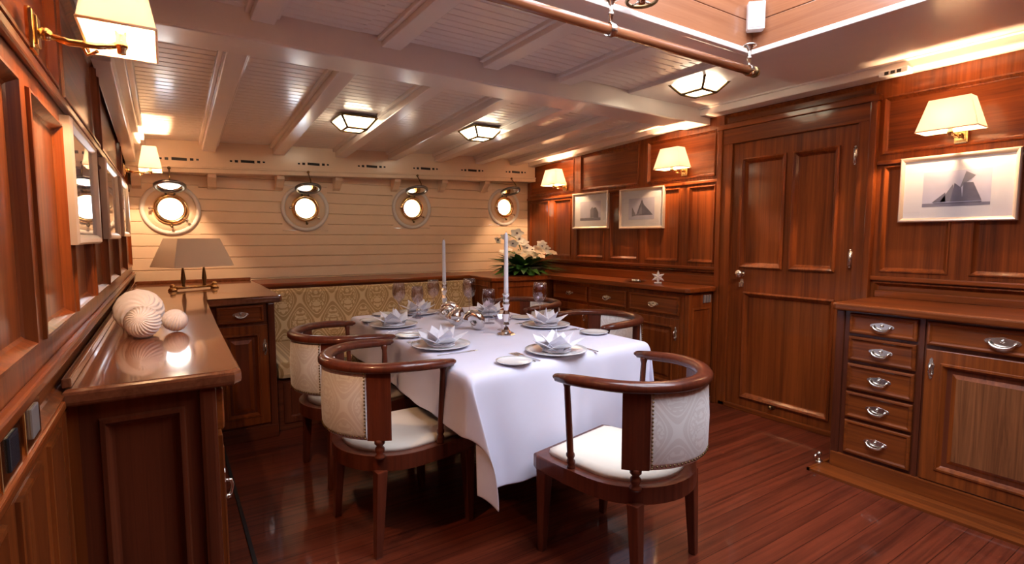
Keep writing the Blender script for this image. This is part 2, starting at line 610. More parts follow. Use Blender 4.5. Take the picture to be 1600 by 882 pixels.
def plank_strip(x0, x1, y0, y1, step=.062):
    y = y0; g = .005; nx = 6 if y0 > 2.7 else 1
    while y < y1 - 1e-4:
        y2 = min(y + step, y1)
        for i in range(nx):
            a, c = x0 + (x1 - x0) * i / nx, x0 + (x1 - x0) * (i + 1) / nx
            ym = y + 1e-4
            pts = [(y, .008), (y + g, 0), (y2 - g, 0), (y2, .008)]
            for (ya, ha), (yb, hb) in zip(pts, pts[1:]):
                ya2, yb2 = max(ya, y0 + 1e-4), max(yb, y0 + 1e-4)
                b.face([(a, ya, zceil(a, ya2) + ha), (a, yb, zceil(a, yb2) + hb), (c, yb, zceil(c, yb2) + hb), (c, ya, zceil(c, ya2) + ha)])
        y = y2


plank_strip(XL - .05, XR + .05, 2.781, YB + .1)
plank_strip(XL - .05, HX0, YF, 2.779)
plank_strip(HX0, HX1, HY1, 2.779)
plank_strip(HX1, XR + .05, YF, 2.779)
plank_strip(HX0, HX1, YF, HY0)
for x0, x1, y0, y1 in ((XL - .1, HX0 - .05, YF - .1, YB + .16), (HX1 + .05, XR + .12, YF - .1, YB + .16), (HX0 - .05, HX1 + .05, HY1 + .05, YB + .16), (HX0 - .05, HX1 + .05, YF - .1, HY0 - .05)):
    b.box((x0, y0, 2.33), (x1, y1, 2.40))
struct(b.build('ceiling', 'white', fix=False))

# the big carlin across the cabin
b = MB(); b.box((XL, 2.66, 2.175), (XR, 2.90, 2.33), .012); struct(b.build('ceiling_beam', 'white'))
# deck beams
BX = [.33, .86, 1.39, 1.89, 2.38, 2.86, 3.30]
for x in BX:
    b = MB()
    hw = .048
    ya, yb = 2.89, 5.1
    c = []
    for dz in (0, .10):
        for (xx, yy) in ((x - hw, ya), (x + hw, ya), (x + hw, yb), (x - hw, yb)):
            c.append(Vector((xx, yy, zbeam(x, yy) + dz)))
    b.hexa(c, .006)
    for sx in (-1, 1):
        c = []
        for dz in (.045, .085):
            x0, x1 = sorted((x + sx * hw, x + sx * (hw + .022)))
            for (xx, yy) in ((x0, ya), (x1, ya), (x1, yb), (x0, yb)): c.append(Vector((xx, yy, zbeam(x, yy) + dz)))
        b.hexa(c, .004)
    struct(b.build('ceiling_beam', 'white'))
for x0, x1 in ((.36, .46), (.945, 1.075), (1.555, 1.645), (2.1, 2.19)):
    xm = (x0 + x1) / 2
    b = MB(); b.box((xm - .05, HY1 + .12, 2.262), (xm + .05, 2.67, 2.33), .006)
    b.box((xm - .072, HY1 + .12, 2.29), (xm + .072, 2.67, 2.32), .005)
    struct(b.build('ceiling_beam', 'white'))
b = MB(); b.box((HX1 + .131, YF, 2.258), (3.36, 1.86, 2.33), .004); b.box((HX1 + .131, 1.861, 2.285), (3.45, 2.66, 2.33), .004); struct(b.build('trim_13', 'white'))
# crown along both side walls
b = MB(); b.box((XR - .13, YF, 2.23), (XR, 2.665, 2.33), .008); b.box((XR - .16, YF, 2.275), (XR - .1, 2.665, 2.33), .006); struct(b.build('trim_3', 'white'))
b = MB()
c = []
for dz in (0, .10):
    for (xx, yy) in ((XR - .1, 2.9), (XR, 2.9), (XR, 5.1), (XR - .1, 5.1)): c.append(Vector((xx, yy, (2.19 if yy < 3 else 2.105) + dz)))
b.hexa(c, .006); struct(b.build('trim_4', 'white'))
b = MB()
for (x1, d0, d1) in ((XL + .07, -.19, .02), (XL + .11, -.10, .02), (XL + .135, -.065, .02)):
    c = []
    for dz in (d0, d1):
        for (xx, yy) in ((XL, 2.9), (x1, 2.9), (x1, 5.1), (XL, 5.1)): c.append(Vector((xx, yy, zceil(0, yy) + dz)))
    b.hexa(c, .005)
b.box((XL, YF, 2.12), (XL + .09, 2.67, 2.33), .006); b.box((XL + .085, YF, 2.2), (XL + .13, 2.67, 2.33), .006)
struct(b.build('trim_5', 'white'))

# the shelf (beam clamp) along the hull, with ventilation slots
def zs(x): return 1.815 + .0352 * x


b = MB()
ys = 5.0
def slab(x0, x1, y0, y1, l0, l1):
    c = []
    for l in (l0, l1):
        for (xx, yy) in ((x0, y0), (x1, y0), (x1, y1), (x0, y1)): c.append(Vector((xx, yy, zs(xx) + l)))
    b.hexa(c, .005)


slab(XL, XR, ys, YB, .0, .30)
slab(XL, XR, ys - .012, ys + .01, .0, .035)
slab(XL, XR, ys - .02, ys + .01, .035, .05)
sh = struct(b.build('trim_6', 'cream'))
for vx in (.122, .612, 1.147, 1.681, 2.236, 2.775, 3.333):
    b = MB()
    z = zs(vx) + .105
    for dx, hw, hh in ((0, .052, .011), (-.085, .012, .010), (.085, .012, .010), (-.125, .009, .007), (.125, .009, .007)):
        zz = z + .0352 * dx
        b.box((vx + dx - hw, ys - .0015, zz - hh), (vx + dx + hw, ys + .004, zz + hh))
    o = b.build('ventilation_slots', 'black', sh)
for bx in (-.17, .347, .874, 1.378, 1.952, 2.467, 2.982):
    b = MB()
    z = zs(bx)
    prof = [(YB, z), (5.03, z), (5.03, z - .03), (5.06, z - .05), (5.10, z - .10), (YB, z - .12)]
    b.prism(prof, bx - .032, bx + .032, .004, f=lambda x, y, zz: Vector((zz, x, y)))
    b.build('bracket', 'cream', sh)


# portholes ----------------------------------------------------------
def porthole(n, px, pz, tilt):
    root = bpy.data.objects.new('window_%d' % n, None); COL.objects.link(root)
    root.location = (px, YB, pz); struct(root)
    b = MB()      # outer painted ring
    n_ = 48
    prof = [(.176, -.002), (.180, -.014), (.188, -.022), (.200, -.023), (.209, -.016), (.212, -.002)]
    rows = [[Vector((r_ * math.cos(2 * PI * k / n_), h, r_ * math.sin(2 * PI * k / n_))) for k in range(n_)] for r_, h in prof]
    b.grid(rows, closed_u=True); b.build('outer_ring', 'plastic', root)
    b = MB(); prof = [(.120, -.002), (.125, -.006), (.178, -.006), (.180, 0)]
    rows = [[Vector((r_ * math.cos(2 * PI * k / n_), h, r_ * math.sin(2 * PI * k / n_))) for k in range(n_)] for r_, h in prof]
    b.grid(rows, closed_u=True); b.build('collar', 'cream', root)
    b = MB()      # brass rim
    prof = [(.086, .12), (.086, -.012), (.094, -.03), (.108, -.034), (.120, -.026), (.124, -.010), (.124, .0)]
    rows = [[Vector((r_ * math.cos(2 * PI * k / n_), h, r_ * math.sin(2 * PI * k / n_))) for k in range(n_)] for r_, h in prof]
    b.grid(rows, closed_u=True); b.build('brass_rim', 'brass', root)
    b = MB(); b.lathe([(.088, .118), (.088, .124)], (0, 0, 0), 40, 'y'); b.build('glass', 'pane', root)
    for a in (-40, -90, 180):
        b = MB()
        ca, sa = math.cos(math.radians(a)), math.sin(math.radians(a))
        p0 = Vector((.118 * ca, -.02, .118 * sa))
        b.cyl(p0, p0 + Vector((.02 * ca, -.03, .02 * sa)), .007, .006, 10)
        b.ball(p0 + Vector((.022 * ca, -.034, .022 * sa)), .012, 10, 6)
        b.build('clamp_screw', 'nickel' if a != -90 else 'dark_brass', root)
    # swung-up deadlight disc hanging from the shelf
    d = bpy.data.objects.new('deadlight', None)
    rr = .112
    b = MB()
    th = math.radians(90 - tilt)
    hinge = Vector((0, -.035, .135))
    ax = Vector((0, -math.sin(th), math.cos(th)))   # up the disc
    nn = Vector((0, -math.cos(th), -math.sin(th)))
    cen = hinge + ax * (rr + .004)
    Mx = Matrix.Translation(cen) @ Matrix((( 1, 0, 0), (0, ax.y, nn.y), (0, ax.z, nn.z))).to_4x4()
    prof = [(.086, .008), (.094, .014), (.106, .014), (.112, .006), (.112, -.008), (.086, -.008)]
    n2 = 40
    rows = [[Mx @ Vector((r_ * math.cos(2 * PI * k / n2), r_ * math.sin(2 * PI * k / n2), h)) for k in range(n2)] for r_, h in prof]
    b.grid(rows, closed_u=True, closed_v=True)
    for sx in (-.03, .03):
        b.cyl(hinge + Vector((sx, .03, -.02)), hinge + Vector((sx, 0, .008)), .008, .008, 8)
    fr_ = b.build('deadlight_frame', 'pewter', root)
    b = MB(); b.lathe([(.088, -.003), (.088, .003)], (0, 0, 0), 36, M4=Mx); b.build('deadlight_glass', 'lens', fr_)
    b = MB()
    tip = cen + ax * rr
    zt = zs(px) - pz + .02
    b.wire([tip + Vector((0, 0, .0)), tip + Vector((0, -.004, .02)), Vector((0, ys - YB - .02, zt))], .005, 8, up=(1, 0, 0))
    b.ball((0, ys - YB - .014, zt + .012), .013, 10, 6)
    b.build('hold_hook', 'dark_brass', root)


for i, (px, pz) in enumerate(PORT): porthole(i + 1, px, pz, 19)

# skylight hatch ------------------------------------------------------
HZ = 2.84
b = MB()
b.use('hatch_wood')
for z0, z1 in ((2.25, 2.40), (2.403, 2.62), (2.623, HZ)):
    b.box((HX0 - .05, HY1, z0), (HX1 + .05, HY1 + .05, z1), .003); b.box((HX0 - .05, HY0 - .05, z0), (HX1 + .05, HY0, z1), .003)
b.use('hatch_wood_y')
for z0, z1 in ((2.25, 2.40), (2.403, 2.62), (2.623, HZ)):
    b.box((HX1, HY0, z0), (HX1 + .05, HY1, z1), .003); b.box((HX0 - .05, HY0, z0), (HX0, HY1, z1), .003)
struct(b.build('trim_7', fix=False))
b = MB()
for (x0, x1, y0, y1) in ((HX0 - .13, HX1 + .13, HY1 + .001, HY1 + .13), (HX0 - .13, HX1 + .13, HY0 - .13, HY0 - .001), (HX1 + .001, HX1 + .13, HY0, HY1), (HX0 - .13, HX0 - .001, HY0, HY1)):
    b.box((x0, y0, 2.248), (x1, y1, 2.335), .004)
# white lip round the opening
for (x0, x1, y0, y1) in ((HX0 - .02, HX1 + .02, HY1 - .012, HY1 + .02), (HX0 - .02, HX1 + .02, HY0 - .02, HY0 + .012), (HX1 - .012, HX1 + .02, HY0, HY1), (HX0 - .02, HX0 + .012, HY0, HY1)):
    b.box((x0, y0, 2.236), (x1, y1, 2.262), .004)
struct(b.build('trim_8', 'white'))
b = MB()   # skylight bars overhead
for yy in (.2, .70, 1.2): b.box((HX0, yy - .03, HZ - .06), (HX1, yy + .03, HZ))
b.box(((HX0 + HX1) / 2 - .05, HY0, HZ - .08), ((HX0 + HX1) / 2 + .05, HY1, HZ + .02))
struct(b.build('skylight_bars', 'hatch_wood'))
pl = bpy.data.lights.new('skylight_portal', 'AREA'); pl.shape = 'RECTANGLE'; pl.size = HX1 - HX0; pl.size_y = HY1 - HY0
pl.cycles.is_portal = True
po = bpy.data.objects.new('skylight_portal', pl); COL.objects.link(po); po.location = ((HX0 + HX1) / 2, (HY0 + HY1) / 2, HZ + .03)

# door ------------------------------------------------------------------
b = MB()   # casing
b.use('mahogany_z')
b.box((XR - .03, 2.44, 0), (XR + .06, 2.55, 2.14), .006); b.box((XR - .042, 2.52, 0), (XR, 2.56, 2.14), .006)
b.box((XR - .03, 1.49, 0), (XR + .06, 1.585, 2.14), .006); b.box((XR - .042, 1.48, 0), (XR, 1.52, 2.14), .006)
b.use('mahogany_y')
b.box((XR - .032, 1.49, 2.0), (XR + .06, 2.55, 2.14), .006); b.box((XR - .046, 1.47, 2.11), (XR, 2.57, 2.15), .006)
b.box((XR - .03, 1.5, 0), (XR + .06, 2.5, .035), .005)
struct(b.build('trim_9'))
door = bpy.data.objects.new('door_1', None); COL.objects.link(door); door.location = (XR - .01, 2.01, .035); struct(door)
b = MB()
def dc(y1, y0, z0, z1, l, r_, bo, t): return (-y1 + 2.01, -y0 + 2.01, z0 - .035, z1 - .035, (l, r_, bo, t), None)
panel_cells(b, (0, 0, 0), (0, -1, 0), (0, 0, 1), (-1, 0, 0),
            [dc(2.44, 2.01, 1.0, 2.0, .09, .035, .09, .13), dc(2.01, 1.585, 1.0, 2.0, .035, .115, .09, .13), dc(2.44, 1.585, .035, 1.0, .13, .105, .075, .11)])
b.use('mahogany_z'); b.box((.018, -.425, 0), (.05, .43, 1.965))
# raised mouldings round every panel
for (y1, y0, z0, z1) in ((2.35, 2.045, 1.09, 1.87), (1.975, 1.70, 1.09, 1.87), (2.31, 1.69, .11, .89)):
    b.rings((0, 0, 0), (0, -1, 0), (0, 0, 1), (-1, 0, 0), (-y1 + 2.01 - .012, -y0 + 2.01 + .012, z0 - .047, z1 - .023),
            [(0, 0), (0, .012), (.010, .018), (.022, .010), (.034, -.006), (.036, -.014)], False)
dl = b.build('door_leaf', None, door, fix=False)
b = MB()
b.lathe([(.022, 0), (.022, .006), (.010, .012), (.010, .03), (.026, .036), (.030, .05), (.024, .062), (.004, .066)], (0, 0, 0), 18, M4=Matrix.Translation((0, .325, 1.0)) @ Matrix.Rotation(-PI / 2, 4, 'Y'))
b.build('door_knob', 'nickel', door)
b = MB(); b.prism([(-.012, -.03), (.012, -.03), (.016, 0), (.010, .03), (-.010, .03), (-.016, 0)], 0, .006, .001, f=lambda x, y, z: Vector((-z, .325 + x, .93 + y)))
b.cyl((-.004, .325, .935), (-.03, .325, .93), .005, .005); b.box((-.034, .318, .90), (-.028, .332, .935), .002)
b.build('keyhole_plate', 'nickel', door)
for hz in (1.77, 1.135):
    b = MB(); b.cyl((-.022, -.418, hz - .05), (-.022, -.418, hz + .05), .008); b.box((-.018, -.43, hz - .045), (-.0, -.405, hz + .045))
    b.ball((-.022, -.418, hz + .053), .008, 8, 5); b.ball((-.022, -.418, hz - .053), .008, 8, 5)
    b.build('hinge', 'nickel', door)
b = MB(); b.lathe([(.020, 0), (.020, .005), (.008, .01), (.008, .03), (.014, .034), (.014, .044), (.003, .046)], (0, 0, 0), 16, M4=Matrix.Translation((0, .05, .055)) @ Matrix.Rotation(-PI / 2, 4, 'Y'))
b.build('door_stop', 'dark_brass', door)


# ------------------------------------------------------------------ furniture helpers
def box_local(o, U, V, Nn):
    o, U, V, Nn = map(Vector, (o, U, V, Nn))
    return lambda u, v, n: o + U * u + V * v + Nn * n


def make_bail(f, u, v, parent, big=1.0, matn='nickel'):
    """ornate bail handle centred at (u,v) on the front plane f(u,v,n)"""
    b = MB()
    pts = []
    n = 28
    for k in range(n):
        a = 2 * PI * k / n
        r_ = .026 + .022 * abs(math.cos(a)) ** 3 + .004 * math.cos(4 * a)
        pts.append((r_ * math.cos(a) * big, .62 * r_ * math.sin(a) * big))
    b.prism(pts, 0, .003, .001, f=lambda x, y, z: f(u + x, v + y, z))
    for s in (-1, 1):
        p = [f(u + s * .036 * big, v, .003), f(u + s * .036 * big, v, .012)]
        b.wire(p, .005, 8, up=(0, .3, 1))
    arc = [f(u + .036 * big * math.cos(a), v - .022 * big * math.sin(a), .013 + .006 * math.sin(a)) for a in [PI * k / 12 for k in range(13)]]
    b.wire(arc, .0042 * big, 8, up=(.2, .1, 1), scale=[1 + .5 * math.sin(PI * k / 12) for k in range(13)])
    b.ball(f(u, v + .004, .005), .008 * big, 10, 6)
    return b.build('handle', matn, parent)


def make_latch(f, u, v, parent):
    b = MB()
    pts = [(.000, -.055), (.007, -.047), (.006, -.035), (.013, -.02), (.010, .0), (.014, .02), (.006, .035), (.008, .047), (0, .057), (-.008, .047), (-.006, .035), (-.014, .02), (-.010, 0), (-.013, -.02), (-.006, -.035), (-.007, -.047)]
    b.prism(pts, 0, .003, .001, f=lambda x, y, z: f(u + x, v + y, z))
    b.wire([f(u, v + .02, .003), f(u, v + .018, .018), f(u, v + .0, .022), f(u, v - .02, .018), f(u, v - .03, .010)], .005, 8, up=(.3, .3, .1))
    b.ball(f(u, v - .031, .010), .008, 10, 6)
    return b.build('latch', 'nickel', parent)


def drawer_front(fr, rect, parent, handle=True, big=1.0, mt='mahogany_y', name='drawer', back=.02):
    o, U, V, Nn = fr
    b = MB(); b.use(mt)
    b.rings(o, U, V, Nn, rect, [(0, -back), (0, .012), (.004, .016), (.012, .017), (.020, .010), (.028, .009)], True)
    u0, u1, v0, v1 = rect
    b.rings(o, U, V, Nn, (u0 + .0, u1, v0, v1), [(0, -back), (.02, -back)], True)
    d = b.build(name, None, parent, fix=False)
    if handle:
        f = box_local(o, U, V, Nn)
        make_bail(lambda a, c, n: f(a, c, n + .009), (u0 + u1) / 2, (v0 + v1) / 2, d, big)
    return d


def cab_door(fr, rect, parent, latch=None, stile='mahogany_z', pm='figured', sw=.055):
    o, U, V, Nn = fr
    b = MB(); b.use(stile)
    b.rings(o, U, V, Nn, rect, [(0, -.02), (0, .008), (.003, .010), (sw, .010), (sw + .003, .016), (sw + .012, .017), (sw + .02, .004), (sw + .028, -.006), (sw + .04, -.006), (sw + .065, .006)], True, pm)
    b.rings(o, U, V, Nn, rect, [(0, -.02), (.02, -.02)], True)
    d = b.build('door', None, parent, fix=False)
    if latch:
        f = box_local(o, U, V, Nn)
        make_latch(lambda a, c, n: f(a, c, n + .010), latch[0], latch[1], d)
    return d


def worktop(b, pts, z0, z1, bev=.012):
    b.prism(pts, z0, z1, bev)


def upright_panel(fr, rect, parent, name='end_panel', mt='mahogany_z', ins=(.08, .06, .09, .06)):
    o, U, V, Nn = fr
    b = MB(); b.use(mt)
    l, r_, bo, t = ins
    def I(k): return (l + k, r_ + k, bo + k, t + k)
    b.rings(o, U, V, Nn, rect, [(0, -.015), (0, .0), (I(0), .0), (I(.004), .008), (I(.014), .009), (I(.026), -.008), (I(.032), -.010)], True, None)
    b.rings(o, U, V, Nn, rect, [(0, -.015), (.02, -.015)], True)
    return b.build(name, None, parent, fix=False)


# ------------------------------------------------------------------ left sideboard and the L-shaped worktop
lcab = thing('sideboard', 'dark mahogany sideboard under the left worktop with shade-darkened panelled end towards the viewer', 'cabinet', (-.05, 2.63, 0))
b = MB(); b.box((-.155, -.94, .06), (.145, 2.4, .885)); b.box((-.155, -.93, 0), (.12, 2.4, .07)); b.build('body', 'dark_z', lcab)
FR = (Vector((0, -.955, 0)), Vector((1, 0, 0)), Vector((0, 0, 1)), Vector((0, -1, 0)))
upright_panel(FR, (-.155, .13, .02, .885), lcab, ins=(.04, .055, .05, .045), mt='dark_z')  # darker wood colour paints in the shade on this end panel
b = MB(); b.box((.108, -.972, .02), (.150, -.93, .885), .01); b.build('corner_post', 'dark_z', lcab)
FR = (Vector((.156, 0, 0)), Vector((0, 1, 0)), Vector((0, 0, 1)), Vector((1, 0, 0)))
for k in range(3):
    y0 = -.9 + k * .62
    drawer_front(FR, (y0, y0 + .58, .74, .86), lcab)
    cab_door(FR, (y0, y0 + .58, .10, .72), lcab, (y0 + .03, .55))
b = MB()
worktop(b, [(XL + .002, 1.64), (.145, 1.64), (.165, 1.665), (.175, 3.645), (.60, 3.645), (.615, 3.66), (.615, 4.6), (.615, 5.13), (XL + .002, 5.13)], .885, .93, .013)
b.use('table_top_y')
tag(b.build('worktop', 'table_top_y'), 'polished L-shaped mahogany worktop running along the left wall into the corner', 'worktop')
b = MB(); b.box((XL + .001, 1.66, .931), (XL + .02, 5.12, .955), .004); b.box((XL + .02, 5.10, .93), (.61, 5.12, .955), .004)
struct(b.build('trim_10', 'table_top_y'))

b = MB(); b.box((XL + .001, 1.675, 0), (-.203, 1.70, .884)); struct(b.build('trim_14', 'mahogany_z'))
# corner cabinet facing the room
ccab = thing('cabinet', 'mahogany corner cabinet with one drawer over one door beside the settee', 'cabinet', (.39, 4.4, 0))
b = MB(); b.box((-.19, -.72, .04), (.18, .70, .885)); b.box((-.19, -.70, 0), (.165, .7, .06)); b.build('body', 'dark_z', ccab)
FR = (Vector((0, -.725, 0)), Vector((1, 0, 0)), Vector((0, 0, 1)), Vector((0, -1, 0)))
drawer_front(FR, (-.15, .115, .765, .875), ccab, big=.9, mt='mahogany_x')
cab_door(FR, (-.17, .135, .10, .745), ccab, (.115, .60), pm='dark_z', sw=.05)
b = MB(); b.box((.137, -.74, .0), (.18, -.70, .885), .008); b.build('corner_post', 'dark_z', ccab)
b = MB(); b.box((-.19, -.745, .0), (.18, -.72, .085), .006); b.build('plinth', 'dark_x', ccab)

# ------------------------------------------------------------------ settee
st = thing('settee', 'built-in settee with gold damask back and buttonless seat along the cream hull wall', 'settee', (1.55, 4.2, 0))
b = MB(); b.box((-.965, -.45, 0.0), (.98, .42, .36), .004); b.build('base', 'dark_x', st)
FR = (Vector((0, -.452, 0)), Vector((1, 0, 0)), Vector((0, 0, 1)), Vector((0, -1, 0)))
b = MB(); b.use('dark_z')
for k in range(4):
    x0 = -.93 + k * .475
    b.rings(*FR, (x0, x0 + .45, .05, .33), [(0, 0), (0, .01), (.04, .012), (.05, .002), (.06, .002)], True)
b.build('front_panel', None, st, fix=False)
b = MB(); b.box((-.97, -.50, .36), (.975, .36, .47), .035); b.build('seat_cushion', 'settee_damask', st)
b = MB()
bc = []
for (yy, zz) in ((.34, .45), (.41, .875)): pass
c = [Vector((-.955, .30, .46)), Vector((.965, .30, .46)), Vector((.965, .42, .46)), Vector((-.955, .42, .46)),
     Vector((-.955, .36, .885)), Vector((.965, .36, .885)), Vector((.965, .44, .885)), Vector((-.955, .44, .885))]
b.hexa(c, .03); b.build('backrest', 'settee_damask', st)
# moulded rail shelf above the settee back
b = MB(); b.box((.617, 4.615, .90), (2.535, 5.13, .932), .01); b.box((.617, 4.65, .875), (2.535, 5.1, .90), .005); b.box((.62, 4.67, 0), (2.53, 4.70, .88))
tag(b.build('rail_shelf', 'mahogany_x'), 'long mahogany rail shelf along the top of the settee back', 'shelf')

# ------------------------------------------------------------------ far right: corner unit, sideboard and their worktop
cu = thing('cabinet', 'mahogany corner cabinet under the white flowers at the right end of the settee', 'cabinet', (3.0, 4.7, 0))
b = MB(); b.box((-.44, -.44, 0), (.59, .42, .885)); b.build('body', 'mahogany_z', cu)
FR = (Vector((0, -.445, 0)), Vector((1, 0, 0)), Vector((0, 0, 1)), Vector((0, -1, 0)))
b = MB(); b.use('mahogany_z')
b.rings(*FR, (-.44, .23, .02, .885), [(0, 0), (0, .008), (.05, .008), (.056, .014), (.07, .004), (.08, .002)], True)
b.build('front_panel', None, cu, fix=False)
FR = (Vector((-.445, 0, 0)), Vector((0, -1, 0)), Vector((0, 0, 1)), Vector((-1, 0, 0)))
b = MB(); b.use('mahogany_z')
b.rings(*FR, (-.06, .44, .5, .885), [(0, 0), (0, .006), (.04, .006), (.046, .012), (.06, .002), (.07, .001)], True)
b.build('side_panel', None, cu, fix=False)

fs = thing('sideboard', 'mahogany sideboard on the right bulkhead with a row of drawers left of the door', 'cabinet', (3.42, 3.4, 0))
b = MB(); b.box((-.145, -.83, .06), (.15, .83, .875)); b.box((-.11, -.80, 0), (.15, .83, .07)); b.build('body', 'mahogany_z', fs)
FR = (Vector((-.148, 0, 0)), Vector((0, -1, 0)), Vector((0, 0, 1)), Vector((-1, 0, 0)))
for y1, y0 in ((.80, .30), (.27, -.20), (-.24, -.76)):
    drawer_front(FR, (-y1, -y0, .70, .845), fs, big=1.05)
    cab_door(FR, (-y1, -y0, .10, .675), fs, (-y0 - .03, .56), pm='mahogany_z')
FR = (Vector((0, -.832, 0)), Vector((1, 0, 0)), Vector((0, 0, 1)), Vector((0, -1, 0)))
upright_panel(FR, (-.145, .155, .14, .785), fs, ins=(.045, .04, .02, .02))
b = MB(); b.box((-.15, -.845, .0), (-.11, -.80, .875), .008); b.build('corner_post', 'mahogany_z', fs)
b = MB(); b.box((-.14, -.85, 0), (.155, -.82, .045), .006); b.build('plinth', 'dark_x', fs)
for (x0, x1, z0, z1, mm, nm) in ((.03, .055, .80, .86, 'grey_plate', 'socket_plate'), (.065, .085, .80, .86, 'grey_plate', 'socket_plate'), (.095, .115, .80, .86, 'grey_plate', 'socket_plate'),
                                 (-.10, -.05, .055, .115, 'green_light', 'light_panel'), (-.03, .06, .05, .13, 'grey_plate', 'vent_plate')):
    b = MB(); b.box((x0, -.842, z0), (x1, -.83, z1), .002); b.box((x0 + .005, -.845, z0 + .008), (x1 - .005, -.84, z1 - .008), .002)
    b.build(nm, mm, fs)
b = MB()
worktop(b, [(2.54, 4.225), (3.20, 4.225), (3.225, 4.20), (3.225, 2.56), (3.245, 2.53), (3.595, 2.53), (3.595, 5.13), (2.54, 5.13)], .885, .925, .012)
tag(b.build('worktop', 'mahogany_y'), 'mahogany worktop along the right bulkhead carrying the white flowers', 'worktop')
b = MB(); b.box((3.575, 2.56, .925), (3.598, 5.12, 1.0), .004); struct(b.build('trim_11', 'mahogany_y'))

# ------------------------------------------------------------------ near right sideboard
ns = thing('sideboard', 'mahogany sideboard right of the door with five small drawers and one wide drawer', 'cabinet', (3.35, .4, 0))
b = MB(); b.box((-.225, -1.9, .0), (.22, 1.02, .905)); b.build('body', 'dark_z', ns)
FR = (Vector((-.228, 0, 0)), Vector((0, -1, 0)), Vector((0, 0, 1)), Vector((-1, 0, 0)))
def cy(y): return -(y - .4)
zz = [(.782, .892), (.632, .765), (.474, .615), (.316, .458), (.115, .298)]
for z0, z1 in zz: drawer_front(FR, (cy(1.372), cy(1.06), z0, z1), ns, big=1.1)
for ya, yb in ((1.02, .46), (.43, -.13), (-.16, -.72)):
    drawer_front(FR, (cy(ya), cy(yb), .775, .892), ns, big=1.25)
    cab_door(FR, (cy(ya - .0), cy(yb), .10, .755), ns, (cy(ya - .025), .66), sw=.06)
b = MB(); b.box((-.235, 1.0, 0), (-.195, 1.045, .905), .008); b.box((-.234, .63, .0), (-.2, .65, .905)); b.build('corner_post', 'dark_z', ns)
FR = (Vector((0, 1.022, 0)), Vector((-1, 0, 0)), Vector((0, 0, 1)), Vector((0, 1, 0)))
upright_panel(FR, (-.222, .2, .10, .905), ns, ins=(.05, .05, .05, .05))
b = MB(); b.box((-.24, -1.9, 0), (-.215, 1.04, .095), .006); b.build('plinth', 'mahogany_y', ns)
b = MB(); worktop(b, [(3.07, 1.43), (3.09, 1.455), (3.597, 1.455), (3.597, -1.5), (3.07, -1.5)], .905, .945, .012)
tag(b.build('worktop', 'mahogany_y'), 'mahogany worktop under the large yacht print at the right', 'worktop')
b = MB(); b.box((3.575, -1.5, .945), (3.598, 1.45, .985), .004); struct(b.build('trim_12', 'mahogany_y'))
b = MB(); b.cyl((3.10, 1.49, .0), (3.10, 1.49, .02), .02, .018); b.cyl((3.10, 1.49, .02), (3.10, 1.49, .055), .006, .006); b.wire([(3.10, 1.49, .055), (3.06, 1.49, .062), (3.045, 1.49, .045)], .008, 8); b.ball((3.10, 1.49, .06), .013, 10, 6)
tag(b.build('floor_hook', 'nickel'), 'small metal door hook on the floor by the sideboard corner', 'hook')


# ------------------------------------------------------------------ sconces
SO = .165


def make_sconce(label, loc, rz, lamp=True):
    """local: wall at y=0, room towards -y ; origin at the back plate"""
    r = thing('wall_sconce', label, 'wall lamp', loc, rz, 'brass wall sconces with pleated shades')
    b = MB(); b.box((-.03, -.014, -.045), (.03, 0, .045), .006); b.box((-.02, -.02, -.032), (.02, -.012, .032), .003); b.build('back_plate', 'brass', r)
    b = MB()
    b.wire([(0, -.02, 0), (0, -.07, -.012), (0, -.12, -.010), (0, -SO, 0)], .008, 10, up=(1, 0, 0)); b.ball((0, -.03, -.002), .014, 12, 6)
    b.ball((0, -SO, .0), .014, 12, 6); b.cyl((0, -SO, -.02), (0, -SO, .03), .009, .012); b.wire([(0, -.09, -.012), (.02, -.10, -.028), (0, -.12, -.022)], .004, 6)
    b.build('arm', 'brass', r)
    b = MB(); b.lathe([(.008, .03), (.014, .036), (.017, .05), (.013, .062), (.002, .068)], (0, -SO, 0), 12); b.build('bulb', 'bulb', r)
    # rectangular shade with thin wall
    b = MB()
    zb_, zt_ = .008, .168
    def rect(w_, d_, z): return [Vector((x, -SO + y, z)) for x, y in ((-w_, -d_), (w_, -d_), (w_, d_), (-w_, d_))]
    t = .002
    rows = [rect(.132, .070, zb_), rect(.088, .042, zt_), rect(.088 - t, .042 - t, zt_), rect(.132 - t, .070 - t, zb_)]
    b.grid(rows, closed_u=True, closed_v=True, smooth=False)
    b.build('shade', 'shade', r)
    b = MB(); b.wire([(-.131, -SO - .069, zb_), (.131, -SO - .069, zb_), (.131, -SO + .069, zb_), (-.131, -SO + .069, zb_)], .0035, 6, closed=True); b.build('shade_trim', 'shade_plain', r)
    if lamp:
        l = bpy.data.lights.new('sconce_light', 'POINT'); l.energy = 26 * LAMP; l.color = (1, .60, .32); l.shadow_soft_size = .014
        lo = bpy.data.objects.new('sconce_light', l); COL.objects.link(lo); lo.parent = r; lo.location = (0, -SO, .088)
    return r


sc_root = make_sconce('nearest brass sconce with square white shade over the left wall panelling, cut by the frame', (XL, 1.57, 1.75), PI / 2)
def sconce(loc, rz, label):
    return clone(sc_root, loc, rz, label)
sconce((XL, 4.62, 1.775), PI / 2, 'brass sconce with lit shade at the far end of the left wall by the hull')
sconce((XR, 4.44, 1.845), -PI / 2, 'lit sconce farthest along the right bulkhead, above the flowers')
sconce((XR, 2.89, 1.85), -PI / 2, 'lit sconce on the right bulkhead just left of the door')
sconce((XR, 1.085, 1.85), -PI / 2, 'lit sconce above the large yacht print at the right')


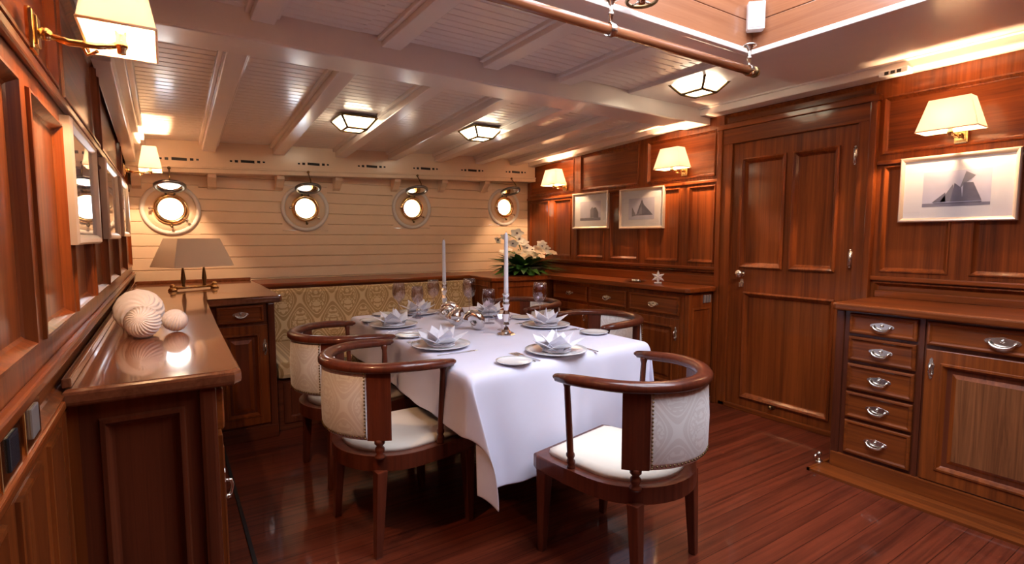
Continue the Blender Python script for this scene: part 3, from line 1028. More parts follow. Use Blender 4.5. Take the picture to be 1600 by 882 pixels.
# ceiling lanterns
def make_lantern(label, x, y, z):
    r = thing('ceiling_lantern', label, 'ceiling lamp', (x, y, z), 0, 'brass ceiling lanterns')
    W, D, w2, d2, h = .125, .14, .07, .08, .082
    b = MB(); b.box((-W - .008, -D - .008, -.014), (W + .008, D + .008, 0), .003)
    top = [Vector((sx * W, sy * D, -.012)) for sx, sy in ((-1, -1), (1, -1), (1, 1), (-1, 1))]
    bot = [Vector((sx * w2, sy * d2, -h)) for sx, sy in ((-1, -1), (1, -1), (1, 1), (-1, 1))]
    for i in range(4):
        b.cyl(top[i], bot[i],   .009, .009, 8); b.cyl(bot[i], bot[(i + 1) % 4],   .009, .009, 8)
    b.build('frame', 'dark_brass', r)
    b = MB()
    ins = .003
    t2 = [Vector((p.x * .98, p.y * .98, p.z)) for p in top]; b2 = [Vector((p.x * .98, p.y * .98, p.z + .002)) for p in bot]
    b.hexa(b2 + t2); b.build('glass_panes', 'glass_white', r)
    return r


lan = make_lantern('brass framed lantern on the ceiling above the second porthole, leftmost lit', 1.20, 3.95, zceil(1.2, 3.95) - .004)
clone(lan, (2.22, 3.86, zceil(2.22, 3.86) - .004), None, 'brass framed lantern on the ceiling between the other two lanterns')
clone(lan, (2.90, 2.24, 2.306), None, 'brass framed lantern near the handrail end, in front of the big ceiling beam')

# ------------------------------------------------------------------ overhead handrail, speaker, wheel
hr = thing('handrail', 'varnished round wooden handrail hung from the ceiling beside the skylight', 'handrail', (1.5, 1.60, 2.125))
b = MB(); b.cyl((-1.6, 0, 0), (.98, 0, 0), .021, .021, 20); b.build('pole', 'copper_rail', hr)
b = MB(); b.lathe([(.021, 0), (.026, .002), (.027, .02), (.022, .034), (.008, .040)], (.98, 0, 0), 18, 'x'); b.build('end_cap', 'dark_brass', hr)
for x in (-1.4, .02, .95):
    b = MB()
    b.lathe([(.025, -.015), (.027, -.008), (.027, .008), (.025, .015)], (x, 0, 0), 18, 'x', cap=False)
    b.cyl((x, 0, .025), (x, 0, .118), .008, .008); b.lathe([(.032, .123), (.032, .117), (.014, .108), (.009, .095)], (x, 0, 0), 18)
    b.ball((x, 0, .06), .012, 10, 6)
    b.build('hanger', 'nickel', hr)
b = MB(); b.box((2.535, 1.60, 2.34), (2.565, 1.66, 2.475), .004)
# turned 45 degrees into the hatch corner
sp = thing('speaker', 'small white box speaker in the corner of the skylight', 'speaker', (2.535, 1.63, 2.34), math.radians(-45))
b.bm.free(); b = MB(); b.box((-.04, -.03, 0), (.04, .022, .135), .005); b.build('case', 'plastic', sp)
b = MB(); b.box((-.034, -.033, .01), (.034, -.029, .125), .002); b.build('grille', 'plastic', sp)
wh = thing('handwheel', 'dark round skylight opener wheel at the edge of the skylight', 'wheel', (1.665, 1.575, 2.262))
b = MB(); b.wire([(.06 * math.cos(a), .06 * math.sin(a), 0) for a in [2 * PI * k / 24 for k in range(24)]], .008, 8, closed=True); b.build('rim', 'dark_brass', wh)
for k in range(4):
    b = MB(); a = PI / 2 * k; b.cyl((.012 * math.cos(a), .012 * math.sin(a), 0), (.056 * math.cos(a), .056 * math.sin(a), 0), .005, .004, 8); b.build('spoke', 'chrome', wh)
b = MB(); b.lathe([(.014, -.012), (.017, 0), (.014, .05), (.01, .05)], (0, 0, 0), 14); b.wire([(0, 0, .045), (0, .03, .06), (0, .064, .06)], .008, 8, up=(1, 0, 0)); b.build('hub', 'chrome', wh)
b = MB(); b.box((3.40, 1.28, 2.20), (3.475, 1.42, 2.232), .006); b.use('plastic')
sd = b.build('ceiling_vent', 'plastic'); tag(sd, 'small white vent box with dark slots on the cornice above the large print', 'vent')
for k in range(3):
    b = MB(); b.box((3.397, 1.31 + k * .03, 2.205), (3.401, 1.33 + k * .03, 2.222)); b.build('slot', 'black', sd)


# ------------------------------------------------------------------ pictures
def make_picture(name, label, W, H, loc, rz, art, group=None, fm='frame_silver', fw=.022, mat_w=.09, glass=True):
    """local: wall at y=0, room towards -y, centre origin"""
    r = thing(name, label, 'picture', loc, rz, group)
    b = MB(); b.use(fm)
    b.rings((0, 0, 0), (1, 0, 0), (0, 0, 1), (0, -1, 0), (-W / 2, W / 2, -H / 2, H / 2), [(0, 0), (0, .022), (.006, .028), (fw * .6, .026), (fw, .016), (fw, .006)], False)
    b.build('frame', None, r, fix=False)
    b = MB(); b.rings((0, 0, 0), (1, 0, 0), (0, 0, 1), (0, -1, 0), (-W / 2 + fw * .9, W / 2 - fw * .9, -H / 2 + fw * .9, H / 2 - fw * .9), [(0, .004), (.0, .010)], True)
    b.rings((0, 0, 0), (1, 0, 0), (0, 0, 1), (0, -1, 0), (-W / 2 + .002, W / 2 - .002, -H / 2 + .002, H / 2 - .002), [(0, .001), (.01, .001)], True)
    b.build('mat_board', 'mat_board', r, fix=False)
    pw, ph = W - 2 * (fw + mat_w), H - 2 * (fw + mat_w * .72)
    b = MB()
    def poly(m, pts, lift):
        b.use(m); b.face([(u * pw / 2, -.0105 - lift * .0003, v * ph / 2 - .004) for u, v in pts])
    art(poly)
    b.build('print', None, r)
    if glass:
        b = MB(); b.box((-W / 2 + fw * .9, -.0150, -H / 2 + fw * .9), (W / 2 - fw * .9, -.0135, H / 2 - fw * .9)); b.build('glass', 'pane', r)
    return r


def art_schooner(P):
    P('print_sky', [(-1, -1), (1, -1), (1, 1), (-1, 1)], 0)
    P('print_sail_pale', [(-1, -.1), (-.3, .05), (.2, .5), (-.2, .75), (-1, .8)], 1)
    P('print_sea', [(-1, -1), (1, -1), (1, -.82), (-1, -.8)], 1)
    P('print_sail', [(-.62, -.86), (.72, -.86), (.78, -.78), (-.66, -.78)], 2)
    P('print_sail', [(-.7, -.76), (-.3, -.2), (-.28, -.74)], 3)
    P('print_grey', [(-.45, -.72), (-.08, .25), (-.05, -.74)], 3)
    P('print_sail', [(-.14, -.74), (-.04, .3), (.16, .02), (.22, -.74)], 4)
    P('print_grey', [(.1, -.1), (.28, .92), (.56, .66), (.24, .2)], 4)
    P('print_sail', [(.2, -.74), (.22, .3), (.5, .28), (.76, -.72)], 5)


def art_race(P):
    P('print_sky', [(-1, -1), (1, -1), (1, 1), (-1, 1)], 0)
    P('print_sea', [(-1, -1), (1, -1), (1, -.72), (-1, -.72)], 1)
    n = 16
    P('print_sail_pale', [(-.6 + .32 * math.cos(2 * PI * k / n), -.25 + .5 * math.sin(2 * PI * k / n)) for k in range(n)], 3)
    P('print_grey', [(.02, -.7), (.0, .1), (.2, .42), (.38, .1), (.45, -.7)], 2)
    P('print_sail', [(.35, -.72), (.32, .3), (.55, .35), (.78, -.2), (.8, -.72)], 3)


def art_cutter(P):
    P('print_sky', [(-1, -1), (1, -1), (1, 1), (-1, 1)], 0)
    P('print_sail_pale', [(-1, -1), (1, -1), (1, -.7), (-1, -.7)], 1)
    P('print_sail_pale', [(-.98, -.95), (-.75, -.05), (-.5, -.9)], 2)
    P('print_grey', [(-.74, -.7), (-.72, .2), (-.38, -.62)], 3)
    P('print_sail', [(-.4, -.6), (.05, .9), (.2, .4), (.9, -.6)], 3)
    P('print_grey', [(-.2, -.55), (.02, .6), (.08, -.55)], 4)


make_picture('framed_print', 'large pale framed print of a schooner under the sconce right of the door', .52, .365, (XR, 1.093, 1.572), -PI / 2, art_schooner, 'yacht prints on the right bulkhead')
make_picture('framed_print', 'small framed print with a white rounded spinnaker sail, nearer the flowers', .53, .365, (XR, 4.035, 1.574), -PI / 2, art_race, 'yacht prints on the right bulkhead')
make_picture('framed_print', 'small framed print of dark triangular sails, the one nearer the door', .53, .365, (XR, 3.353, 1.565), -PI / 2, art_cutter, 'yacht prints on the right bulkhead')
make_picture('framed_print', 'nearest of three glazed frames on the left wall reflecting a porthole', .64, .36, (XL, 2.25, 1.46), PI / 2, art_cutter, 'glazed frames on the left wall', fm='frame_silver', fw=.03)
make_picture('framed_print', 'middle of the three glazed frames on the left wall', .66, .36, (XL, 3.30, 1.475), PI / 2, art_race, 'glazed frames on the left wall', fm='frame_silver', fw=.03)
make_picture('framed_print', 'farthest of three glazed frames on the left wall, next to the far sconce', .66, .36, (XL, 4.30, 1.49), PI / 2, art_schooner, 'glazed frames on the left wall', fm='frame_silver', fw=.03)

# sockets low on the left wall
for y, lb, mm in ((1.285, 'brass switch plate on the left wall rail, closer to the sideboard', 'grey_plate'), (1.12, 'dark socket plate on the left wall rail at the edge of the picture', 'socket_dark')):
    r = thing('switch_plate', lb, 'switch', (XL, y, .962))
    b = MB(); b.box((0, -.065, -.055), (.010, .065, .055), .003); b.build('plate', 'brass', r)
    b = MB(); b.box((.008, -.03, -.028), (.014, .03, .028), .003); b.build('rocker', mm, r)


# ------------------------------------------------------------------ chairs
def make_chair(label, loc, rz):
    """tub chair facing +y; origin on the floor under the rail's centre"""
    r = thing('dining_chair', label, 'chair', loc, rz, 'mahogany tub chairs around the table')
    # horseshoe rail
    R = .281
    path = [(R * 1.0, .135, 0), (R * 1.005, .07, 0)] + [(R * math.cos(a), R * math.sin(a), 0) for a in [-PI * k / 22 for k in range(23)]] + [(-R * 1.005, .07, 0), (-R, .135, 0)]
    path = [Vector((x, y, .787 - .012 * max(0, y + .05) / .2)) for x, y, _ in path]
    pr = [(-.030, -.012), (-.024, -.019), (.022, -.019), (.029, -.010), (.030, .004), (.020, .015), (.0, .019), (-.02, .015), (-.030, .003)]
    sc_ = [.72] + [.95] + [1] * (len(path) - 4) + [.95, .72]
    b = MB(); b.tube(path, pr, scale=sc_)
    b.ball(path[0], .020, 12, 8, (1, 1.1, .62)); b.ball(path[-1], .020, 12, 8, (1, 1.1, .62))
    b.build('arm_rail', 'chair_wood', r)
    # D-shaped seat frame
    def dshape(k, front, n=20):
        k += .008
        pts = [(-.245 + k, front), (.245 - k, front)]
        pts += [(.262 - k, front - .03), (.272 - k, .12), (.275 - k, 0)]
        Rb = .275 - k
        pts += [(Rb * math.cos(a), .98 * Rb * math.sin(a)) for a in [-PI * q / n for q in range(1, n)]]
        pts += [(-.275 + k, 0), (-.272 + k, .12), (-.262 + k, front - .03)]
        return pts[::-1]
    b = MB(); b.prism(dshape(0, .30), .355, .418, .010); b.build('seat_frame', 'chair_wood', r)
    b = MB()
    outer = dshape(.045, .255); inner = dshape(.075, .225)
    rows = [[Vector((x, y, .415)) for x, y in outer], [Vector((x, y, .435)) for x, y in dshape(.048, .252)], [Vector((x, y, .446)) for x, y in inner], [Vector((x * .5, y * .5 + .0, .447)) for x, y in inner]]
    b.grid(rows, closed_u=True, cap=True); b.build('seat_cushion', 'seat_cream', r)
    # front legs and spindles
    for s in (-1, 1):
        b = MB()
        lp = [(.024, 0), (.024, .36)]
        c = []
        for z, k, dx, dy in ((0, .014, .0, .0), (.36, .025, -.0, -.012)):
            for sx, sy in ((-1, -1), (1, -1), (1, 1), (-1, 1)): c.append(Vector((s * .216 + sx * k, .27 + dy + sy * k, z)))
        b.hexa(c, .004); b.lathe([(.013, 0), (.013, .006)], (s * .216, .27, 0), 10)
        b.build('leg', 'chair_wood', r)
        c = []
        b = MB()
        for z, k, dx, dy in ((0, .015, .004, -.02), (.36, .023, 0, 0)):
            for sx, sy in ((-1, -1), (1, -1), (1, 1), (-1, 1)): c.append(Vector((s * (.208 + dx) + sx * k, -.165 + dy + sy * k, z)))
        b.hexa(c, .004); b.build('leg', 'chair_wood', r)
        b = MB(); b.lathe([(.016, .417), (.017, .425), (.013, .43), (.017, .44), (.017, .448), (.012, .456), (.017, .466), (.017, .475), (.013, .482), (.013, .60), (.012, .74), (.016, .755), (.017, .768)], (s * .240, .100, 0), 14)
        for q in b.bm.verts: q.co.x += s * max(0, q.co.z - .418) * .09
        b.build('spindle', 'chair_wood', r)
        # wide back stile, tangent to the curve, with a turned foot
        a0, a1 = math.radians(-47), math.radians(-28)
        b = MB(); rows = []
        for z in (.492, .774):
            ring = [Vector((s * rr * math.cos(a), rr * math.sin(a), z)) for rr, aa in ((.262, (a0, a1)), (.292, (a1, a0))) for a in [aa[0] + (aa[1] - aa[0]) * q / 4 for q in range(5)]]
            rows.append(ring)
        b.grid(rows, closed_u=True, smooth=False, cap=True); b.build('back_stile', 'chair_wood', r)
        b = MB(); b.lathe([(.022, .415), (.022, .424), (.013, .432), (.019, .444), (.020, .455), (.012, .466), (.021, .476), (.022, .494)], (s * .214, -.168, 0), 14); b.build('baluster', 'chair_wood', r)
    # upholstered curved back
    a0, a1 = math.radians(-133), math.radians(-47)
    b = MB(); n = 22
    def ring(rr, z): return [Vector((rr * math.cos(a0 + (a1 - a0) * q / n), rr * math.sin(a0 + (a1 - a0) * q / n), z)) for q in range(n + 1)]
    rows = [ring(.262, .50), ring(.292, .495), ring(.300, .52), ring(.302, .63), ring(.296, .74), ring(.288, .772), ring(.262, .772), ring(.252, .74), ring(.250, .63), ring(.254, .52)]
    b.grid(rows, closed_v=True)
    for k in (0, -1):
        b.face([rw[k] for rw in rows])
    b.build('back_panel', 'chair_damask', r, uvf=lambda p: (math.atan2(p.x, -p.y) * .29, p.z - .63))
    b = MB()
    for s in (-1, 1):
        for q in range(20):
            z = .505 + q * .0138; a = -PI / 2 + s * math.radians(42.2)
            b.ball((.304 * math.cos(a), .304 * math.sin(a), z), .0042, 6, 4)
    for q in range(27):
        a = a0 + (a1 - a0) * (q + .5) / 27
        b.ball((.299 * math.cos(a), .299 * math.sin(a), .508), .0042, 6, 4)
    b.build('nailhead_trim', 'dark_brass', r)
    return r


ch = make_chair('mahogany tub chair in the foreground at the near end of the table', (1.522, 1.465, 0), .20)
clone(ch, (.825, 2.245, 0), -1.45, 'nearer of the two mahogany tub chairs on the left side of the table')
clone(ch, (.828, 2.94, 0), -1.49, 'farther of the two mahogany tub chairs on the left side, beside the settee')
clone(ch, (2.285, 2.52, 0), 1.47, 'nearer of the two tub chairs on the right side, before the bulkhead sideboard')
clone(ch, (2.34, 3.42, 0), 1.52, 'farther tub chair on the right side, mostly hidden behind wine glasses')

# ------------------------------------------------------------------ table, cloth
TZ = .755
tb = thing('dining_table', 'dining table hidden under the white cloth', 'table', (1.55, 2.75, 0))
b = MB(); b.prism([(-.545, -.82), (.50, -.78), (.50, .86), (-.455, .88)], .71, TZ - .006, .005); b.build('table_top', 'chair_wood', tb)
for x, y in ((0, -.42), (0, .45)):
    b = MB(); b.lathe([(.10, .10), (.075, .13), (.055, .3), (.065, .5), (.05, .6), (.09, .70), (.12, .712)], (x, y, 0), 20); b.build('pedestal', 'chair_wood', tb)
    b = MB(); b.box((x - .26, y - .05, 0), (x + .26, y + .05, .11), .012); b.build('foot', 'chair_wood', tb)

# cloth: bilinear top plus draped skirt
Q = [Vector((.985, 1.80, TZ)), Vector((2.09, 1.90, TZ)), Vector((2.10, 3.65, TZ)), Vector((1.07, 3.65, TZ))]
DN, DL, DR, DF = .49, .26, .26, .25        # drops: near, left, right, far


def cloth():
    b = MB()
    nx, ny = 60, 84
    us = [-DL + (1.10 + DL + DR) * i / nx for i in range(nx + 1)]
    vs = [-DN + (1.83 + DN + DF) * j / ny for j in range(ny + 1)]
    W_, L_ = 1.10, 1.83
    rng = random.Random(3)
    ph = [rng.random() * 6 for _ in range(6)]
    def top(u, v):
        s, t = min(max(u / W_, 0), 1), min(max(v / L_, 0), 1)
        return (Q[0] * (1 - s) + Q[1] * s) * (1 - t) + (Q[3] * (1 - s) + Q[2] * s) * t
    rows = []
    for v in vs:
        row = []
        for u in us:
            p = top(u, v).copy()
            ex = u if u < 0 else (u - W_ if u > W_ else 0)
            ey = v if v < 0 else (v - L_ if v > L_ else 0)
            if ex == 0 and ey == 0:
                row.append(p); continue
            r_ = math.hypot(ex, ey)
            dx, dy = ex / r_, ey / r_
            th = math.atan2(abs(ey), abs(ex))
            corner = math.sin(2 * th) if (ex and ey) else 0
            # soft roll over the edge, then a near-vertical fall
            roll = .02
            out = roll * (1 - math.exp(-r_ / .02)) + .04 * r_
            fall = max(0, r_ - .012)
            # folds along straight sides
            if not (ex and ey):
                s = u if ey else v
                dist = min(s, (W_ if ey else L_) - s)
                k = r_ / .45
                fold = (.022 * math.sin(s * 11 + ph[0] + (2 if ey else 0)) + .014 * math.sin(s * 23 + ph[1])) * k
                fold *= min(1, max(0, dist) / .15 + .2)
                out += (max(fold, -.015) + .012 * k) * (1.2 if ey else .55)
            z = TZ - fall * (1 - .05 * corner)
            q = Vector((p.x + dx * out, p.y + dy * out, z))
            if corner:
                # the loose corner hangs as one ear, swung a little along the short side
                near = 1 if ey < 0 else -1
                lft = 1 if ex < 0 else -1
                q += Vector((lft * .16, -near * .24, 0)) * corner ** 1.5 * r_
            row.append(q)
        rows.append(row)
    V = b.grid(rows)
    o = b.build('tablecloth', 'linen')
    sm = o.modifiers.new('thickness', 'SOLIDIFY'); sm.thickness = .002; sm.offset = 1
    ss = o.modifiers.new('soft', 'SUBSURF'); ss.levels = 1; ss.render_levels = 1
    return o


tag(cloth(), 'white linen cloth draped over the dining table with a hanging corner fold', 'tablecloth')

# ------------------------------------------------------------------ place settings
TT = TZ + .0025


def make_plate(label, x, y):
    b = MB(); b.lathe([(.085, 0), (.088, .004), (.125, .010), (.146, .017), (.147, .020), (.125, .015), (.09, .009), (.002, .008)], (0, 0, 0), 40)
    o = b.build('dinner_plate', 'porcelain'); o.location = (x, y, TT)
    return tag(o, label, 'plate', 'large plates under the napkins')


def make_bread(label, x, y):
    b = MB(); b.lathe([(.05, 0), (.053, .003), (.072, .009), (.080, .013), (.081, .015), (.07, .012), (.05, .007), (.002, .006)], (0, 0, 0), 32)
    o = b.build('bread_plate', 'porcelain'); o.location = (x, y, TT)
    return tag(o, label, 'plate', 'small side plates')


def make_napkin(label, x, y, rz):
    """lily fold: overlapping pointed leaves standing out of a folded base"""
    b = MB()
    def leaf(a, base, tip, hw, lift, tilt):
        c, s_ = math.cos(a), math.sin(a)
        def T(rad, side, z): return Vector((c * rad - s_ * side, s_ * rad + c * side, z))
        pl = [T(base, -hw, .004), T(base + .01, 0, .012), T(base, hw, .004), T((base + tip) / 2, hw * .7, lift * .55), T(tip, 0, lift), T((base + tip) / 2, -hw * .7, lift * .55), T((base + tip) / 2 - .004, 0, lift * .62)]
        th = Vector((0, 0, .0))
        b.face([pl[0], pl[1], pl[6], pl[5]]); b.face([pl[1], pl[2], pl[3], pl[6]]); b.face([pl[5], pl[6], pl[4]]); b.face([pl[6], pl[3], pl[4]])
    for k in range(5): leaf(2 * PI * k / 5 + .3, .03, .138, .062, .062, 0)
    for k in range(4): leaf(2 * PI * k / 4 + .8, .01, .085, .058, .086, 0)
    # tall central peak
    for k in range(3):
        a = 2 * PI * k / 3
        b.face([(.035 * math.cos(a), .035 * math.sin(a), .004), (.035 * math.cos(a + 2.1), .035 * math.sin(a + 2.1), .004), (0, 0, .104)])
    b.lathe([(.07, .0), (.072, .006), (.05, .014), (.01, .02)], (0, 0, 0), 10, smooth=False)
    o = b.build('napkin', 'napkin', fix=False)
    sm = o.modifiers.new('thickness', 'SOLIDIFY'); sm.thickness = .002
    o.location = (x, y, TT + .011); o.rotation_euler = (0, 0, rz)
    return tag(o, label, 'napkin', 'napkins folded into pointed stars')


def make_fork(label, x, y, rz, knife=False):
    b = MB()
    if knife:
        b.prism([(-.006, -.10), (.006, -.10), (.008, -.03), (.006, 0), (.010, .02), (.010, .09), (.002, .115), (-.006, .10), (-.006, 0), (-.008, -.03)], 0, .003, .0008)
    else:
        b.prism([(-.005, -.10), (.005, -.10), (.008, -.085), (.003, -.03), (.003, .03), (.010, .045), (.010, .10), (.007, .10), (.006, .06), (.003, .06), (.002, .10), (-.002, .10), (-.003, .06), (-.006, .06), (-.007, .10), (-.010, .10), (-.010, .045), (-.003, .03), (-.003, -.03), (-.008, -.085)], 0, .003, .0006)
    o = b.build('table_knife' if knife else 'table_fork', 'silver'); o.location = (x, y, TT + .0005); o.rotation_euler = (0, 0, rz)
    return tag(o, label, 'knife' if knife else 'fork', 'silver cutlery')


def make_glass(label, x, y, big=1.0):
    b = MB(); k = big
    prof = [(.034 * k, 0), (.034 * k, .003), (.008, .008), (.004, .016), (.004, .075 * k), (.012, .085 * k), (.030 * k, .105 * k), (.038 * k, .135 * k), (.036 * k, .17 * k), (.031 * k, .195 * k),
            (.0295 * k, .195 * k), (.0345 * k, .17 * k), (.0365 * k, .135 * k), (.028 * k, .107 * k), (.004, .09 * k)]
    b.lathe(prof, (0, 0, 0), 24); o = b.build('wine_glass', 'goblet'); o.location = (x, y, TT)
    return tag(o, label, 'glass', 'stemmed wine glasses')


SET = [('at the near end of the table', 1.527, 1.945, 0),
       ('at the nearer left place', 1.125, 2.36, -PI / 2),
       ('at the farther left place', 1.15, 3.08, -PI / 2),
       ('at the nearer right place', 1.93, 2.56, PI / 2),
       ('at the farther right place', 1.88, 3.16, PI / 2),
       ('at the far end before the settee', 1.49, 3.50, PI)]
p0 = n0 = b0 = f0 = k0 = g0 = None


def dup(src, loc, rz, label):
    c = src.copy(); COL.objects.link(c); c.location = loc; c.rotation_euler = (0, 0, rz); c['label'] = label
    return c


BREAD = [(1.242, 1.875), (1.10, 2.70), (1.10, 3.33), (2.01, 2.215), (1.985, 2.90), (1.26, 3.56)]
for i, (wh_, x, y, rz) in enumerate(SET):
    lp = 'large white plate under a folded napkin ' + wh_
    ln = 'white napkin folded into a pointed star ' + wh_
    lb = 'small white side plate ' + wh_
    if i == 0:
        p0 = make_plate(lp, x, y); n0 = make_napkin(ln, x, y, rz + .35); b0 = make_bread(lb, *BREAD[0])
    else:
        dup(p0, (x, y, TT), rz, lp); dup(n0, (x, y, TT + .011), rz + i * .9, ln); dup(b0, (*BREAD[i], TT), 0, lb)
    c, s_ = math.cos(rz), math.sin(rz)
    def loc(dx, dy): return (x + c * dx - s_ * dy, y + s_ * dx + c * dy, TT + .0005)
    items = [(-.170, .0, False, 'outer silver fork '), (-.195, .0, False, 'inner silver fork '), (.172, .0, True, 'silver knife ')]
    for dx, dy, kn, t in items:
        l = t + wh_
        L3 = loc(dx, dy)
        if kn:
            if k0 is None: k0 = make_fork(l, L3[0], L3[1], rz, True)
            else: dup(k0, L3, rz, l)
        else:
            if f0 is None: f0 = make_fork(l, L3[0], L3[1], rz)
            else: dup(f0, L3, rz, l)

GL = [(2.03, 2.76, 1.3, 'wine glass standing just behind the nearer right napkin'),
      (1.80, 3.30, 1.3, 'wine glass right of the near candle in the picture'),
      (1.70, 2.86, 1.12, 'tinted goblet left of the near candle in the picture'),
      (1.64, 3.56, 1.2, 'tall wine glass right of the far candlestick, before the settee'),
      (1.33, 3.45, 1.2, 'wine glass left of the far candlestick, leftmost of all glasses'),
      (1.42, 3.34, 1.1, 'rounded wine glass just left of the far candlestick')]
for i, (x, y, k, l) in enumerate(GL):
    if i == 0: g0 = make_glass(l, x, y, k)
    else:
        g = dup(g0, (x, y, TT), 0, l); g.scale = (k / 1.3, k / 1.3, k / 1.3)


def make_candlestick(label, x, y):
    r = thing('candlestick', label, 'candlestick', (x, y, TT), 0, 'silver candlesticks')
    b = MB(); b.lathe([(.052, 0), (.054, .006), (.046, .012), (.030, .018), (.016, .032), (.011, .05)], (0, 0, 0), 8, smooth=False)
    b.build('foot', 'silver', r)
    b = MB(); b.lathe([(.011, .045), (.018, .06), (.012, .075), (.016, .10), (.020, .12), (.012, .14), (.016, .16), (.022, .175), (.014, .19)], (0, 0, 0), 10, smooth=False); b.build('stem', 'silver', r)
    b = MB(); b.lathe([(.012, .185), (.018, .195), (.016, .21), (.020, .228), (.022, .232), (.014, .232), (.012, .22)], (0, 0, 0), 16); b.build('socket', 'silver', r)
    return r


c0 = make_candlestick('silver candlestick nearer the viewer with the taller looking candle', 1.572, 2.455)
clone(c0, (1.63, 3.355, TT), None, 'silver candlestick at the far end of the table before the settee')
b = MB(); b.lathe([(.013, 0), (.0128, .05), (.0105, .335), (.007, .345), (.002, .35)], (0, 0, 0), 16)
cd = b.build('candle', 'wax'); cd.location = (1.572, 2.455, TT + .222); tag(cd, 'slim white candle in the nearer candlestick', 'candle', 'white dinner candles')
b = MB(); b.cyl((0, 0, .348), (.001, 0, .358), .0012, .001, 6); b.build('wick', 'black', cd)
clone(cd, (1.63, 3.355, TT + .222), None, 'slim white candle in the farther candlestick').scale = (1, 1, .88)

# silver ornaments in the middle of the table
def make_conch(label, x, y, rz, k=1.0):
    b = MB(); rows = []
    n, m_ = 40, 12
    for i in range(n):
        t = i / (n - 1); a = t * 5.2 * PI
        rad = (.038 * (1 - t) + .004) * k; tube_r = (.030 * (1 - t) ** 1.1 + .003) * k
        cx = -.05 * k + .12 * k * t
        cen = Vector((cx, rad * math.cos(a), .045 * k + rad * math.sin(a)))
        rd = Vector((0, math.cos(a), math.sin(a)))
        rows.append([cen + (rd * math.cos(2 * PI * q / m_) + Vector((1, 0, 0)) * math.sin(2 * PI * q / m_)) * tube_r * (1 + .08 * math.sin(q * 5 + i)) for q in range(m_)])
    b.grid(rows, closed_u=True, cap=True)
    zmin = min(v.co.z for v in b.bm.verts)
    for v in b.bm.verts: v.co.z -= zmin
    o = b.build('silver_shell', 'silver'); o.location = (x, y, TT); o.rotation_euler = (0, 0, rz)
    return tag(o, label, 'ornament', 'silver shell ornaments')


s0 = make_conch('silver spiral shell ornament in the table centre, nearest the near candlestick', 1.53, 2.70, .5)
dup(s0, (1.47, 2.90, TT), 2.0, 'silver spiral shell ornament in the middle of the group of three')
dup(s0, (1.54, 3.14, TT), 3.9, 'silver spiral shell ornament closest to the far candlestick')
b = MB(); b.lathe([(.030, 0), (.032, .004), (.010, .012), (.012, .03), (.045, .055), (.06, .085), (.058, .087), (.042, .06), (.004, .035)], (0, 0, 0), 12, smooth=False)
o = b.build('crystal_bowl', 'goblet'); o.location = (1.64, 2.60, TT); tag(o, 'small faceted crystal bowl beside the near candlestick', 'bowl')
b = MB(); b.lathe([(.018, 0), (.020, .01), (.016, .04), (.010, .05)], (0, 0, 0), 12)
o = b.build('salt_shaker', 'goblet'); o.location = (1.40, 3.28, TT)
tag(o, 'small glass shaker with silver cap near the far end of the table', 'shaker')
b = MB(); b.lathe([(.011, .048), (.014, .052), (.012, .066), (.003, .07)], (0, 0, 0), 12); b.build('cap', 'silver', o)

# ------------------------------------------------------------------ things on the worktops
WT = .931


def make_urchin(label, x, y, z, R, twist, ribs, rot):
    b = MB(); rows = []; n, m_ = 28, ribs * 6
    for i in range(n + 1):
        ph = PI * i / n
        row = []
        for q in range(m_):
            a = 2 * PI * q / m_ + twist * math.cos(ph)
            rr = R * (1 + .07 * math.cos(q * 2 * PI / 6) * math.sin(ph)) * (1 + .012 * math.sin(i * 2.2))
            row.append(Vector((max(1e-4, rr * math.sin(ph)) * math.cos(a), max(1e-4, rr * math.sin(ph)) * math.sin(a), -rr * math.cos(ph))))
        rows.append(row)
    b.grid(rows, closed_u=True, cap=True)
    Rm = Matrix.Rotation(rot[0], 3, 'X') @ Matrix.Rotation(rot[1], 3, 'Y')
    for v in b.bm.verts: v.co = Rm @ v.co
    zm = min(v.co.z for v in b.bm.verts)
    o = b.build('shell_ball', 'shell'); o.location = (x, y, z - zm)
    return tag(o, label, 'ornament', 'ribbed white shell balls')


make_urchin('largest ribbed white shell ball on the left worktop, at the back', -.097, 2.50, WT, .079, 1.2, 14, (1.3, .3))
make_urchin('middle sized white shell ball in front of the largest one', -.083, 2.355, WT, .056, .5, 24, (1.2, -.2))
make_urchin('smallest white shell ball, standing alone to the right', .018, 2.455, WT, .042, .3, 22, (.6, .5))

# table lamp with two stems
tl = thing('table_lamp', 'unlit brass table lamp with a long beige shade on the left worktop', 'table lamp', (.16, 4.42, WT), math.radians(28))
b = MB(); b.wire([(-.15, 0, .018), (.15, 0, .018)], .011, 12); b.lathe([(.028, 0), (.030, .006), (.020, .02), (.012, .026)], (-.15, 0, 0), 16); b.lathe([(.028, 0), (.030, .006), (.020, .02), (.012, .026)], (.15, 0, 0), 16)
b.ball((-.15, 0, .03), .018, 12, 8); b.ball((.15, 0, .03), .018, 12, 8); b.build('base', 'brass', tl)
for sx in (-.075, .075):
    b = MB(); b.lathe([(.012, .025), (.009, .04), (.016, .075), (.011, .12), (.007, .15), (.007, .24)], (sx, 0, 0), 14); b.build('stem', 'dark_brass', tl)
b = MB()
def rct(w_, d_, z): return [Vector((x, y, z)) for x, y in ((-w_, -d_), (w_, -d_), (w_, d_), (-w_, d_))]
b.grid([rct(.215, .15, .165), rct(.15, .09, .365), rct(.147, .087, .365), rct(.212, .147, .165)], closed_u=True, closed_v=True, smooth=False); b.build('shade', 'shade_plain', tl)
